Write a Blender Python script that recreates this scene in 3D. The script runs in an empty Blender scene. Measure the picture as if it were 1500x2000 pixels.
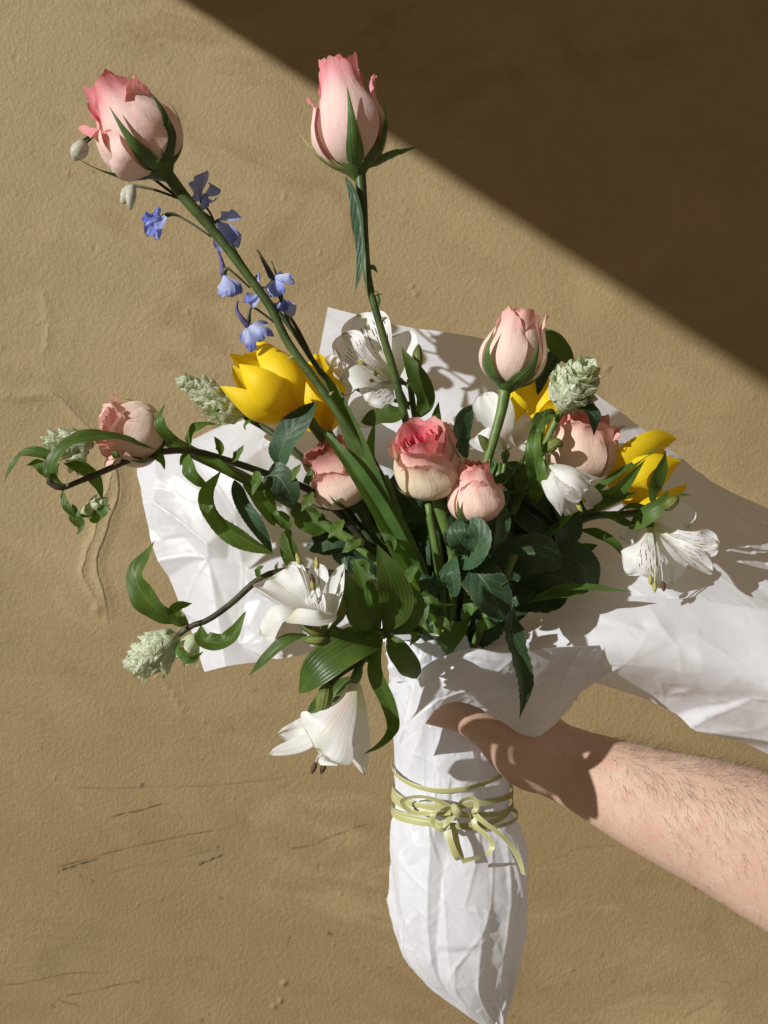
import bpy, math, random
import numpy as np
from mathutils import Vector, Matrix

sc = bpy.context.scene
# ------------------------------------------------------------------ camera
CAM_Z, DIST, WALL_Y = 1.35, 0.60, 0.53
cam_d = bpy.data.cameras.new('camera'); cam = bpy.data.objects.new('camera', cam_d)
sc.collection.objects.link(cam); sc.camera = cam
cam.location = (0, -DIST, CAM_Z); cam.rotation_euler = (math.radians(90), 0, 0)
cam_d.sensor_fit = 'HORIZONTAL'; cam_d.sensor_width = 36; cam_d.lens = 36*DIST/0.5
cam_d.clip_start = 0.01; cam_d.clip_end = 100
# ------------------------------------------------------------------ light
w = bpy.data.worlds.new('World'); sc.world = w; w.use_nodes = True
bg = w.node_tree.nodes['Background']
bg.inputs[0].default_value = (1.0, 0.77, 0.54, 1); bg.inputs[1].default_value = 0.195
SUN = np.array([1.0, 0.75, -0.43]); SUN /= np.linalg.norm(SUN)
sd = bpy.data.lights.new('sun', 'SUN'); sun = bpy.data.objects.new('sun', sd); sc.collection.objects.link(sun)
sd.energy = 4.6; sd.angle = math.radians(0.6); sd.color = (1.0, 0.985, 0.97)
sun.location = tuple(-SUN*3 + np.array([0, 0, CAM_Z]))
sun.rotation_euler = Vector(tuple(SUN)).to_track_quat('-Z', 'Y').to_euler()
vs = sc.view_settings
vs.view_transform = 'Standard'; vs.look = 'None'; vs.exposure = 0.05; vs.gamma = 1.0; vs.use_curve_mapping = False

rng = np.random.default_rng(7)
# ------------------------------------------------------------------ helpers
def P(px, py, y=0.0):
    """a point of the place: px, py measured on the photo, y = metres behind the bouquet's middle plane"""
    s = (DIST+y)/DIST/3000.0
    return np.array([(px-750)*s, y, CAM_Z+(1000-py)*s])
def PS(pts): return np.array([P(*p) for p in pts])
def D(dx, dy, dd=0.0):
    v = np.array([dx, dd, -dy], float); return v/np.linalg.norm(v)
def nrm(a): return a/np.maximum(np.linalg.norm(a, axis=-1, keepdims=True), 1e-12)
def sstep(x, a, b):
    t = np.clip((x-a)/(b-a), 0, 1); return t*t*(3-2*t)
def cr(pts, n):
    """Catmull-Rom through the points, n samples spaced by chord length"""
    p = np.asarray(pts, float)
    if len(p) == 2: return p[0]+(p[1]-p[0])*np.linspace(0, 1, n)[:, None]
    d = np.concatenate([[0], np.cumsum(np.linalg.norm(np.diff(p, axis=0), axis=1)+1e-9)]); d /= d[-1]
    return np.stack([curve(np.linspace(0, 1, n), d, p[:, k]) for k in range(p.shape[1])], 1)
def curve(t, xs, ys):
    """smooth (finite-difference Hermite) interpolation"""
    xs = np.asarray(xs, float); ys = np.asarray(ys, float); t = np.asarray(t, float)
    m = np.empty_like(ys); s = np.diff(ys)/np.diff(xs)
    m[0] = s[0]; m[-1] = s[-1]; m[1:-1] = (s[:-1]+s[1:])/2
    i = np.clip(np.searchsorted(xs, t, side='right')-1, 0, len(xs)-2)
    h = xs[i+1]-xs[i]; u = np.clip((t-xs[i])/h, 0, 1)
    return ((2*u**3-3*u**2+1)*ys[i]+(u**3-2*u**2+u)*h*m[i]+(-2*u**3+3*u**2)*ys[i+1]+(u**3-u**2)*h*m[i+1])

def grid_faces(nv, nu, wrap=False, off=0):
    i, j = np.meshgrid(np.arange(nv-1), np.arange(nu if wrap else nu-1), indexing='ij')
    j2 = (j+1) % nu
    return (np.stack([i*nu+j, i*nu+j2, (i+1)*nu+j2, (i+1)*nu+j], -1).reshape(-1, 4)+off)
def mesh(name, V, quads, uv=None, col=None, tris=None, smooth=True):
    V = np.asarray(V, float); me = bpy.data.meshes.new(name)
    q = np.asarray(quads, int).reshape(-1, 4); t = np.zeros((0, 3), int) if tris is None else np.asarray(tris, int).reshape(-1, 3)
    li = np.concatenate([q.ravel(), t.ravel()]).astype(np.int32)
    me.vertices.add(len(V)); me.vertices.foreach_set('co', V.astype(np.float32).ravel())
    me.loops.add(len(li)); me.loops.foreach_set('vertex_index', li)
    ls = np.concatenate([np.arange(len(q))*4, len(q)*4+np.arange(len(t))*3]).astype(np.int32)
    me.polygons.add(len(ls)); me.polygons.foreach_set('loop_start', ls)
    me.update(calc_edges=True); me.validate()
    if smooth: me.polygons.foreach_set('use_smooth', np.ones(len(me.polygons), bool))
    if uv is not None:
        l = me.uv_layers.new(name='UVMap'); l.data.foreach_set('uv', np.asarray(uv, np.float32)[li].ravel())
    if col is not None:
        c = np.ones((len(V), 4), np.float32); c[:, :np.shape(col)[1]] = col
        a = me.color_attributes.new('Col', 'FLOAT_COLOR', 'POINT'); a.data.foreach_set('color', c.ravel())
    return me
ORG = {}
def obj(name, V, quads, mat, parent=None, uv=None, col=None, tris=None, smooth=True, origin=None):
    V = np.asarray(V, float)
    o0 = np.asarray(origin, float) if origin is not None else V.mean(0)
    o = bpy.data.objects.new(name, mesh(name, V-o0, quads, uv, col, tris, smooth))
    o.data.materials.append(mat); sc.collection.objects.link(o)
    ORG[o.name] = o0
    if parent is not None:
        o.parent = parent; o.location = tuple(o0-ORG[parent.name])
    else: o.location = tuple(o0)
    return o
def thing(name, base, label, cat, group=None):
    o = bpy.data.objects.new(name, None); sc.collection.objects.link(o); o.empty_display_size = 0.02
    o.location = tuple(base); ORG[o.name] = np.asarray(base, float)
    o['label'] = label; o['category'] = cat
    if group: o['group'] = group
    return o

def tube_mesh(path, rad, n=10, flat=None):
    """path Mx3, rad M; closed ends. flat: optional (normal vector, factor)"""
    p = np.asarray(path, float); M = len(p); rad = np.broadcast_to(np.asarray(rad, float), (M,))
    T = nrm(np.gradient(p, axis=0))
    x = np.cross(T[0], [0.3, 0.9, 0.2]); x /= np.linalg.norm(x); X = []
    for k in range(M):
        x = x-T[k]*x.dot(T[k]); x /= np.linalg.norm(x); X.append(x)
    X = np.array(X); Y = np.cross(T, X)
    a = np.arange(n)/n*2*np.pi
    V = p[:, None]+rad[:, None, None]*(np.cos(a)[None, :, None]*X[:, None]+np.sin(a)[None, :, None]*Y[:, None])
    V = V.reshape(-1, 3); q = grid_faces(M, n, True)
    V = np.concatenate([V, p[:1]-T[:1]*rad[0]*.4, p[-1:]+T[-1:]*rad[-1]*.6])
    j = np.arange(n); c0, c1 = M*n, M*n+1
    tr = np.concatenate([np.stack([(j+1) % n, j, np.full(n, c0)], 1), np.stack([(M-1)*n+j, (M-1)*n+(j+1) % n, np.full(n, c1)], 1)])
    uv = np.stack([np.tile(a/(2*np.pi), M), np.repeat(np.linspace(0, 1, M), n)], 1); uv = np.concatenate([uv, [[.5, 0], [.5, 1]]])
    return V, q, tr, uv
def join(parts):
    Vs, Qs, Ts, Us, off = [], [], [], [], 0
    for V, q, t, u in parts:
        Vs.append(V); Qs.append(np.asarray(q).reshape(-1, 4)+off); Ts.append(np.asarray(t).reshape(-1, 3)+off); Us.append(u); off += len(V)
    return np.concatenate(Vs), np.concatenate(Qs), np.concatenate(Ts), np.concatenate(Us)
def tube(name, pts, r, mat, parent, n=10, seg=None, world=False, knob=0.0):
    p = np.asarray(pts, float) if world else PS(pts)
    L = np.linalg.norm(np.diff(p, axis=0), axis=1).sum(); seg = seg or max(6, int(L/0.006))
    path = cr(p, seg); t = np.linspace(0, 1, seg)
    rr = np.interp(t, np.linspace(0, 1, len(r)), r) if np.ndim(r) else np.full(seg, r)
    if knob: rr = rr*(1+knob*np.interp(np.arange(seg), np.arange(0, seg+3, 3), rng.uniform(-1, 1, len(np.arange(0, seg+3, 3)))))
    V, q, tr, uv = tube_mesh(path, rr, n)
    return obj(name, V, q, mat, parent, uv=uv, tris=tr, origin=path[0])

PROF = {
 'ovate':  ([0, .06, .2, .4, .62, .82, .94, 1], [.05, .30, .80, 1.0, .86, .46, .16, .0]),
 'round':  ([0, .06, .2, .42, .65, .85, .95, 1], [.08, .40, .86, 1.0, .95, .62, .26, .0]),
 'lance':  ([0, .08, .25, .45, .7, .88, 1], [.12, .42, .85, 1.0, .72, .30, .0]),
 'strap':  ([0, .1, .3, .55, .8, .93, 1], [.55, .75, .95, 1.0, .72, .34, .0]),
 'obov':   ([0, .12, .35, .58, .76, .9, .97, 1], [.16, .24, .52, .90, 1.0, .80, .42, .05]),
 'spoon':  ([0, .15, .4, .62, .78, .9, .97, 1], [.20, .24, .42, .80, 1.0, .86, .48, .05]),
 'fan':    ([0, .18, .45, .75, .9, .97, 1], [.14, .24, .50, .88, 1.0, .80, .10]),
 'tulip':  ([0, .08, .25, .48, .7, .87, .96, 1], [.30, .58, .92, 1.0, .84, .48, .18, .02]),
 'sepal':  ([0, .1, .3, .5, .7, .85, 1], [.75, .95, 1.0, .66, .34, .17, .02]),
 'bract':  ([0, .1, .35, .6, .8, .93, 1], [.30, .66, 1.0, .98, .70, .34, .02]),
}
def blade(name, pts, wpx, mat, parent, prof='ovate', face=(-.25, -.35, -1), fold=.0, cup=.0, wave=.0, nw=2.2, ser=0.0, nser=14,
          twist=0.0, seg=22, nu=9, world=False, col=None, edge=0.0, ph=None, asym=0.0, thick=0.0, under=False):
    """a leaf or petal along a midrib. width wpx in photo pixels at its own distance. face = (dx, dy, depth) the upper side looks at"""
    p = np.asarray(pts, float) if world else PS(pts)
    path = cr(p, seg+1); t = np.linspace(0, 1, seg+1)
    T = nrm(np.gradient(path, axis=0))
    f = D(*face[:2], face[2]) if not under else np.asarray(face, float)
    B = np.cross(T, np.broadcast_to(f, T.shape)); bad = np.linalg.norm(B, axis=1) < .15
    B = nrm(B)
    if bad.any():
        good = np.where(~bad)[0]
        for k in np.where(bad)[0]:
            if len(good): B[k] = B[good[np.argmin(abs(good-k))]]
    B = nrm(B-T*(B*T).sum(1, keepdims=True)); N = np.cross(B, T)
    if twist:
        a = (twist*t)[:, None]; B, N = B*np.cos(a)+N*np.sin(a), N*np.cos(a)-B*np.sin(a)
    hw = np.maximum(curve(t, *PROF[prof]), 0)*wpx/6000.0*(1. if under else (DIST+path[:, 1].mean())/DIST)
    u = np.linspace(-1, 1, nu)
    ph = rng.uniform(0, 6.28) if ph is None else ph
    hwl = np.repeat(hw[:, None], nu, 1)
    if ser:
        saw = ((t*nser) % 1.0)
        hwl = hwl*(1+ser*(saw[:, None]-.5)*(abs(u)[None] > .93))
    W = hwl*u[None]*(1+asym*np.sign(u)[None])
    hwN = hw[:, None]
    h = fold*np.abs(u)[None]*hwN+cup*(u[None]**2)*hwN
    h = h+wave*hwN*np.abs(u)[None]**1.5*np.sin(nw*2*np.pi*t[:, None]+ph+np.where(u > 0, 1.9, 0)[None])
    if edge:
        h = h+edge*hwN*sstep(t, .62, 1)[:, None]*np.sin(u*8+ph)[None]
        path2 = path[:, None]+T[:, None]*(edge*.35*hw.max()*sstep(t, .8, 1)[:, None]*np.sin(u*11+ph*1.7)[None])[..., None]
    else: path2 = path[:, None]
    V = path2+B[:, None]*W[..., None]+N[:, None]*h[..., None]
    uv = np.stack([np.broadcast_to((u*.5+.5)[None], W.shape), np.broadcast_to(t[:, None], W.shape)], -1).reshape(-1, 2)
    return obj(name, V.reshape(-1, 3), grid_faces(seg+1, nu), mat, parent, uv=uv, col=None if col is None else np.broadcast_to(np.asarray(col), (V.shape[0]*nu, 3)), origin=path[0])

# ------------------------------------------------------------------ materials
class NT:
    def __init__(s, name):
        s.m = bpy.data.materials.new(name); s.m.use_nodes = True; s.t = s.m.node_tree
        s.t.nodes.clear(); s.out = s.n('ShaderNodeOutputMaterial')
    def n(s, typ, **k):
        x = s.t.nodes.new(typ)
        for a, b in k.items(): setattr(x, a, b)
        return x
    def set(s, sock, v):
        if isinstance(v, bpy.types.NodeSocket): s.t.links.new(v, sock)
        elif isinstance(v, (tuple, list)) and len(v) == 3 and sock.type == 'RGBA': sock.default_value = (*v, 1)
        else: sock.default_value = v
    def math(s, op, a, b=None, c=None, clamp=False):
        x = s.n('ShaderNodeMath', operation=op, use_clamp=clamp); s.set(x.inputs[0], a)
        if b is not None: s.set(x.inputs[1], b)
        if c is not None: s.set(x.inputs[2], c)
        return x.outputs[0]
    def mix(s, f, a, b, blend='MIX'):
        x = s.n('ShaderNodeMix', data_type='RGBA', blend_type=blend); s.set(x.inputs[0], f); s.set(x.inputs[6], a); s.set(x.inputs[7], b); return x.outputs[2]
    def ramp(s, v, a, b, lo=0., hi=1.):
        x = s.n('ShaderNodeMapRange', interpolation_type='SMOOTHSTEP'); s.set(x.inputs[0], v)
        for k, q in enumerate((a, b, lo, hi)): s.set(x.inputs[k+1], q)
        return x.outputs[0]
    def coord(s, kind='Object'): return s.n('ShaderNodeTexCoord').outputs[kind]
    def mapping(s, v, scale=(1, 1, 1), loc=(0, 0, 0)):
        x = s.n('ShaderNodeMapping'); s.set(x.inputs[0], v); x.inputs['Scale'].default_value = scale; x.inputs['Location'].default_value = loc; return x.outputs[0]
    def noise(s, v, scale, detail=3., rough=.5, dist=0.):
        x = s.n('ShaderNodeTexNoise'); s.set(x.inputs['Vector'], v); x.inputs['Scale'].default_value = scale; x.inputs['Detail'].default_value = detail
        x.inputs['Roughness'].default_value = rough; x.inputs['Distortion'].default_value = dist; return x.outputs[0]
    def voro(s, v, scale, feature='F1', out=0, rand=1.):
        x = s.n('ShaderNodeTexVoronoi', feature=feature); s.set(x.inputs['Vector'], v); x.inputs['Scale'].default_value = scale; x.inputs['Randomness'].default_value = rand; return x.outputs[out]
    def uv(s):
        x = s.n('ShaderNodeUVMap', uv_map='UVMap').outputs[0]; y = s.n('ShaderNodeSeparateXYZ'); s.set(y.inputs[0], x); return x, y.outputs[0], y.outputs[1]
    def rnd(s): return s.n('ShaderNodeObjectInfo').outputs['Random']
    def col(s): return s.n('ShaderNodeVertexColor', layer_name='Col').outputs[0]
    def bump(s, h, strength=.3, dist=.001, normal=None):
        x = s.n('ShaderNodeBump'); s.set(x.inputs['Height'], h); x.inputs['Strength'].default_value = strength; x.inputs['Distance'].default_value = dist
        if normal is not None: s.set(x.inputs['Normal'], normal)
        return x.outputs[0]
    def finish(s, color, rough=.5, normal=None, transl=0., tcol=None, spec=.5, sss=0., sssr=(1, .4, .2), sheen=0., scale=.003, coat=0.):
        p = s.n('ShaderNodeBsdfPrincipled'); s.set(p.inputs['Base Color'], color); s.set(p.inputs['Roughness'], rough)
        p.inputs['Specular IOR Level'].default_value = spec
        if sss: p.inputs['Subsurface Weight'].default_value = sss; p.inputs['Subsurface Radius'].default_value = sssr; p.inputs['Subsurface Scale'].default_value = scale
        if sheen: p.inputs['Sheen Weight'].default_value = sheen
        if coat: p.inputs['Coat Weight'].default_value = coat
        if normal is not None: s.set(p.inputs['Normal'], normal)
        sh = p.outputs[0]
        if transl:
            tr = s.n('ShaderNodeBsdfTranslucent'); s.set(tr.inputs[0], tcol if tcol is not None else color)
            if normal is not None: s.set(tr.inputs[1], normal)
            mx = s.n('ShaderNodeMixShader'); mx.inputs[0].default_value = transl; s.t.links.new(sh, mx.inputs[1]); s.t.links.new(tr.outputs[0], mx.inputs[2]); sh = mx.outputs[0]
        s.t.links.new(sh, s.out.inputs[0]); return s.m

def m_leaf(name, c1, c2, vein, kind='net', rough=.42, transl=.22, speck=0.0, nveins=8, tcol=None, bump=.35):
    s = NT(name); uv, u, v = s.uv(); oc = s.coord()
    c = s.math('MULTIPLY', s.math('ABSOLUTE', s.math('SUBTRACT', u, .5)), 2.)
    nz = s.noise(oc, 120, 3)
    if kind == 'net':
        t = s.math('ADD', s.math('SUBTRACT', s.math('MULTIPLY', v, nveins), s.math('MULTIPLY', c, 1.9)), s.math('MULTIPLY', nz, .5))
        pp = s.math('PINGPONG', t, .5)
        side = s.ramp(pp, .0, .09, 1., 0.)
        mid = s.ramp(c, .0, .085, 1., 0.)
        vm = s.math('MAXIMUM', s.math('MULTIPLY', side, .45), mid)
        hgt = s.math('SUBTRACT', s.math('MULTIPLY', s.math('POWER', pp, .5), .8), s.math('MULTIPLY', mid, .6))
    else:
        t = s.math('ADD', s.math('MULTIPLY', u, nveins), s.math('MULTIPLY', nz, .25))
        pp = s.math('PINGPONG', t, .5)
        vm = s.math('MAXIMUM', s.math('MULTIPLY', s.ramp(pp, 0., .16, 1., 0.), .35), s.math('MULTIPLY', s.ramp(c, .0, .07, 1., 0.), .6))
        hgt = pp
    rn = s.rnd()
    base = s.mix(s.ramp(s.noise(oc, 55, 4, .6), .35, .68), c1, c2)
    hs = s.n('ShaderNodeHueSaturation'); s.set(hs.inputs['Color'], base); s.set(hs.inputs['Hue'], s.math('ADD', s.math('MULTIPLY', rn, .03), .485)); s.set(hs.inputs['Value'], s.math('ADD', s.math('MULTIPLY', rn, .5), .75))
    colr = s.mix(s.math('MULTIPLY', vm, .75), hs.outputs[0], vein)
    wear = s.math('MULTIPLY', s.ramp(s.math('ADD', c, s.math('MULTIPLY', s.noise(oc, 210, 3), .35)), 1.10, 1.22), .55)
    colr = s.mix(s.math('MAXIMUM', wear, s.ramp(s.noise(oc, 330, 4, .6), .69, .75, 0, .55)), colr, (.20, .17, .06))
    fine = s.noise(oc, 1500, 2)
    n1 = s.bump(hgt, bump, .0009); n2 = s.bump(fine, .28 if speck else .1, .0004, n1)
    if speck:
        sp = s.ramp(s.noise(oc, 1250, 1.5), .62, .70)  # specular glitter painted into the leaf colour as pale specks
        colr = s.mix(s.math('MULTIPLY', sp, speck), colr, (.30, .38, .27))
    return s.finish(colr, rough, n2, transl, tcol or tuple(min(1, x*2.2) for x in c2), spec=.32)

def m_stem(name, c1, c2, rough=.42):
    s = NT(name); oc = s.coord(); uv, u, v = s.uv()
    f = s.noise(s.mapping(oc, (1, 1, 1)), 90, 4, .6); g = s.noise(uv, 30, 2)
    colr = s.mix(s.ramp(f, .35, .65), c1, c2)
    colr = s.mix(s.ramp(s.noise(oc, 700, 2), .60, .72, 0, .35), colr, tuple(x*.45 for x in c1))
    return s.finish(colr, rough, s.bump(g, .3, .0006), .06, tuple(min(1, x*1.6) for x in c2), spec=.4)

def m_petal(name, rough=.6, transl=.30, wr=1.0, tmul=(1, .9, .85)):
    s = NT(name); uv, u, v = s.uv(); oc = s.coord(); c = s.col()
    wv = s.noise(s.mapping(uv, (13, 5, 1)), 1.0, 5, .62, .9); fine = s.noise(oc, 380, 4, .62)
    colr = s.mix(s.ramp(wv, .3, .75, 0, .35), c, s.mix(1., c, (1.0, .90, .88), 'MULTIPLY'))
    colr = s.mix(s.ramp(s.noise(oc, 240, 5, .7), .64, .76, 0, .20), colr, (.72, .46, .30))
    vn = s.math('PINGPONG', s.math('ADD', s.math('MULTIPLY', u, 9.), s.math('MULTIPLY', s.math('SUBTRACT', s.noise(uv, 6, 3), .5), 1.6)), .5)
    colr = s.mix(s.ramp(vn, .0, .12, .16, 0.), colr, s.mix(1., c, (.92, .62, .60), 'MULTIPLY'))
    colr = s.mix(s.math('MULTIPLY', s.ramp(s.math('ADD', v, s.math('MULTIPLY', s.noise(uv, 14, 3), .05)), .985, 1.02), .6), colr, (.60, .33, .20))
    n = s.bump(s.math('ADD', s.math('MULTIPLY', wv, 1.0), s.math('MULTIPLY', fine, .28)), .42*wr, .0012)
    return s.finish(colr, rough, n, transl, s.mix(1., colr, tmul, 'MULTIPLY'), spec=.25, sheen=.15)

def m_tulip():
    s = NT('tulip_petal_yellow'); uv, u, v = s.uv(); oc = s.coord()
    wv = s.noise(s.mapping(uv, (34, 1.6, 1)), 1.0, 3, .5, .2)
    base = s.mix(s.ramp(v, 0., .5), (.80, .50, .012), (.91, .70, .020)); base = s.mix(s.ramp(v, .10, .0), base, (.60, .58, .10))
    colr = s.mix(s.ramp(wv, .35, .7, 0, .35), base, (.88, .63, .010))
    mid = s.ramp(s.math('ABSOLUTE', s.math('SUBTRACT', u, .5)), 0., .03, 1., 0.)
    n = s.bump(s.math('SUBTRACT', wv, s.math('MULTIPLY', mid, .5)), .28, .0008)
    return s.finish(colr, .5, n, .34, (.95, .66, .01), spec=.25)

def m_tepal(name, spots=True, pink=0.0):
    s = NT(name); uv, u, v = s.uv(); oc = s.coord(); rn = s.rnd()
    c = s.math('MULTIPLY', s.math('ABSOLUTE', s.math('SUBTRACT', u, .5)), 2.)
    wv = s.noise(s.mapping(uv, (22, 1.5, 1)), 1.0, 3, .5, .3)
    colr = s.mix(s.ramp(v, .0, .5), (.72, .76, .50), (.88, .89, .885))
    colr = s.mix(s.math('MULTIPLY', s.ramp(c, 0., .35, 1., 0.), .30), colr, (.74, .78, .52))
    if pink:
        colr = s.mix(s.math('MULTIPLY', s.ramp(c, .05, .75, 1., 0.), s.math('MULTIPLY', s.ramp(v, .85, .25), pink)), colr, (.80, .50, .60))
    if pink:
        ln = s.math('PINGPONG', s.math('MULTIPLY', u, 9.), .5)
        colr = s.mix(s.math('MULTIPLY', s.math('MULTIPLY', s.ramp(ln, .0, .12, 1., 0.), s.ramp(c, .75, .3)), s.ramp(v, .8, .3, 0, .6)), colr, (.45, .42, .14))
    colr = s.mix(s.math('MULTIPLY', s.ramp(v, .955, .99), s.ramp(c, .9, .1)), colr, (.35, .48, .10))
    if spots:
        vec = s.n('ShaderNodeCombineXYZ'); s.set(vec.inputs[0], s.math('MULTIPLY', u, 11.)); s.set(vec.inputs[1], s.math('MULTIPLY', v, 6.5)); s.set(vec.inputs[2], s.math('MULTIPLY', rn, 60.))
        vo = s.n('ShaderNodeTexVoronoi', feature='F1', distance='CHEBYCHEV'); s.set(vo.inputs['Vector'], vec.outputs[0]); vo.inputs['Scale'].default_value = 1.0
        d = s.n('ShaderNodeVectorMath', operation='SUBTRACT'); s.set(d.inputs[0], vec.outputs[0]); s.set(d.inputs[1], vo.outputs['Position'])
        sp = s.n('ShaderNodeSeparateXYZ'); s.set(sp.inputs[0], d.outputs[0])
        dash = s.math('MULTIPLY', s.ramp(s.math('ABSOLUTE', sp.outputs[0]), .09, .15, 1., 0.), s.ramp(s.math('ABSOLUTE', sp.outputs[1]), .25, .42, 1., 0.))
        msk = s.math('MULTIPLY', s.ramp(v, .26, .36), s.math('MULTIPLY', s.ramp(v, .86, .76), s.ramp(c, .92, .8)))
        colr = s.mix(s.math('MULTIPLY', dash, msk), colr, (.13, .022, .022))
    n = s.bump(wv, .4, .0009)
    return s.finish(colr, .45, n, .40, s.mix(1., colr, (1, .98, .9), 'MULTIPLY'), spec=.35)

def m_delph():
    s = NT('delphinium_petal_blue'); uv, u, v = s.uv(); oc = s.coord(); rn = s.rnd()
    wv = s.noise(s.mapping(uv, (14, 1.5, 1)), 1.0, 3, .5, .3)
    colr = s.mix(s.ramp(v, .25, .85), (.58, .65, .84), (.075, .14, .62))
    colr = s.mix(s.ramp(wv, .4, .7, 0, .6), colr, (.42, .46, .82))
    colr = s.mix(s.math('MULTIPLY', rn, .75), colr, (.58, .66, .88))
    colr = s.mix(s.ramp(v, .93, .99, 0, .7), colr, (.08, .08, .14))
    return s.finish(colr, .42, s.bump(wv, .4, .0006), .38, s.mix(.5, colr, (.24, .34, .95)), spec=.35)

def m_bract():
    s = NT('pale_green_bract'); uv, u, v = s.uv(); oc = s.coord(); rn = s.rnd()
    e = s.voro(s.mapping(uv, (6., 5., 1)), 1.0, 'DISTANCE_TO_EDGE', 0, .75)
    c = s.math('MULTIPLY', s.math('ABSOLUTE', s.math('SUBTRACT', u, .5)), 2.)
    t = s.math('PINGPONG', s.math('SUBTRACT', s.math('MULTIPLY', v, 5.), s.math('MULTIPLY', c, 2.4)), .5)
    vm = s.math('MAXIMUM', s.ramp(e, .02, .07, 1., 0.), s.math('MAXIMUM', s.ramp(t, .02, .10, 1., 0.), s.ramp(c, .02, .09, 1., 0.)))
    base = s.mix(s.ramp(v, .1, .8), (.56, .65, .33), (.86, .89, .72))
    base = s.mix(s.math('MULTIPLY', rn, .5), base, (.74, .80, .62))
    colr = s.mix(s.math('MULTIPLY', vm, .50), base, (.13, .17, .05))
    colr = s.mix(s.ramp(s.math('ADD', v, s.math('MULTIPLY', s.noise(uv, 7, 2), .12)), .98, 1.06, 0, .6), colr, (.34, .26, .12))
    return s.finish(colr, .6, s.bump(vm, -.35, .0006), .40, s.mix(.6, colr, (.62, .74, .30)), spec=.2)

def m_paper():
    s = NT('white_tissue_paper'); oc = s.coord(); geo = s.n('ShaderNodeNewGeometry').outputs['Position']
    f = s.noise(geo, 900, 3, .6); g = s.noise(geo, 160, 5, .65, .4)
    colr = s.mix(s.ramp(g, .3, .7), (.77, .79, .84), (.815, .835, .88))
    h = s.math('ADD', s.math('MULTIPLY', f, .22), s.math('MULTIPLY', g, .4))
    return s.finish(colr, .36, s.bump(h, .16, .0011), .36, (.86, .86, .87), spec=.45)

def m_plain(name, c, rough=.5, transl=0., spec=.4, nscale=300, var=.3, bump=.15):
    s = NT(name); oc = s.coord(); f = s.noise(oc, nscale, 4, .6)
    colr = s.mix(s.ramp(f, .3, .7), tuple(x*(1-var) for x in c), c)
    return s.finish(colr, rough, s.bump(f, bump, .0008), transl, spec=spec)

def m_ribbon():
    s = NT('olive_satin_ribbon'); uv, u, v = s.uv()
    wv = s.noise(s.mapping(uv, (8, 1600, 1)), 1.0, 2); c = s.math('MULTIPLY', s.math('ABSOLUTE', s.math('SUBTRACT', u, .5)), 2.)
    st = s.math('PINGPONG', s.math('MULTIPLY', v, 1.0), .5)
    edge = s.ramp(c, .70, .80)
    saw = s.math('SINE', s.math('MULTIPLY', s.n('ShaderNodeUVMap', uv_map='UVMap').outputs[0] and v, 3800.))
    colr = s.mix(s.math('MULTIPLY', edge, .6), (.44, .44, .19), (.66, .66, .38))
    n = s.bump(s.math('ADD', wv, s.math('MULTIPLY', edge, .8)), .35, .0004)
    m = s.finish(colr, .35, n, .16, spec=.6, sheen=.3); return m

def m_skin():
    s = NT('skin'); oc = s.coord(); geo = s.n('ShaderNodeNewGeometry').outputs['Position']
    a = s.noise(geo, 38, 4, .6); b = s.noise(geo, 420, 3, .6); cfine = s.voro(geo, 1500, 'F1', 0)
    colr = s.mix(s.ramp(a, .3, .7), (.565, .385, .285), (.625, .445, .345))
    colr = s.mix(s.ramp(s.noise(geo, 90, 4, .65), .45, .72, 0, .45), colr, (.58, .32, .25))
    colr = s.mix(s.ramp(b, .52, .75, 0, .4), colr, (.50, .28, .20))
    h = s.math('ADD', s.math('MULTIPLY', b, .5), s.math('MULTIPLY', cfine, .5))
    return s.finish(colr, .52, s.bump(s.math('ADD', h, s.math('MULTIPLY', s.noise(geo, 130, 4, .6), 1.2)), .30, .0009), spec=.35, sss=.22, sssr=(1, .35, .2), scale=.004)

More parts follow.
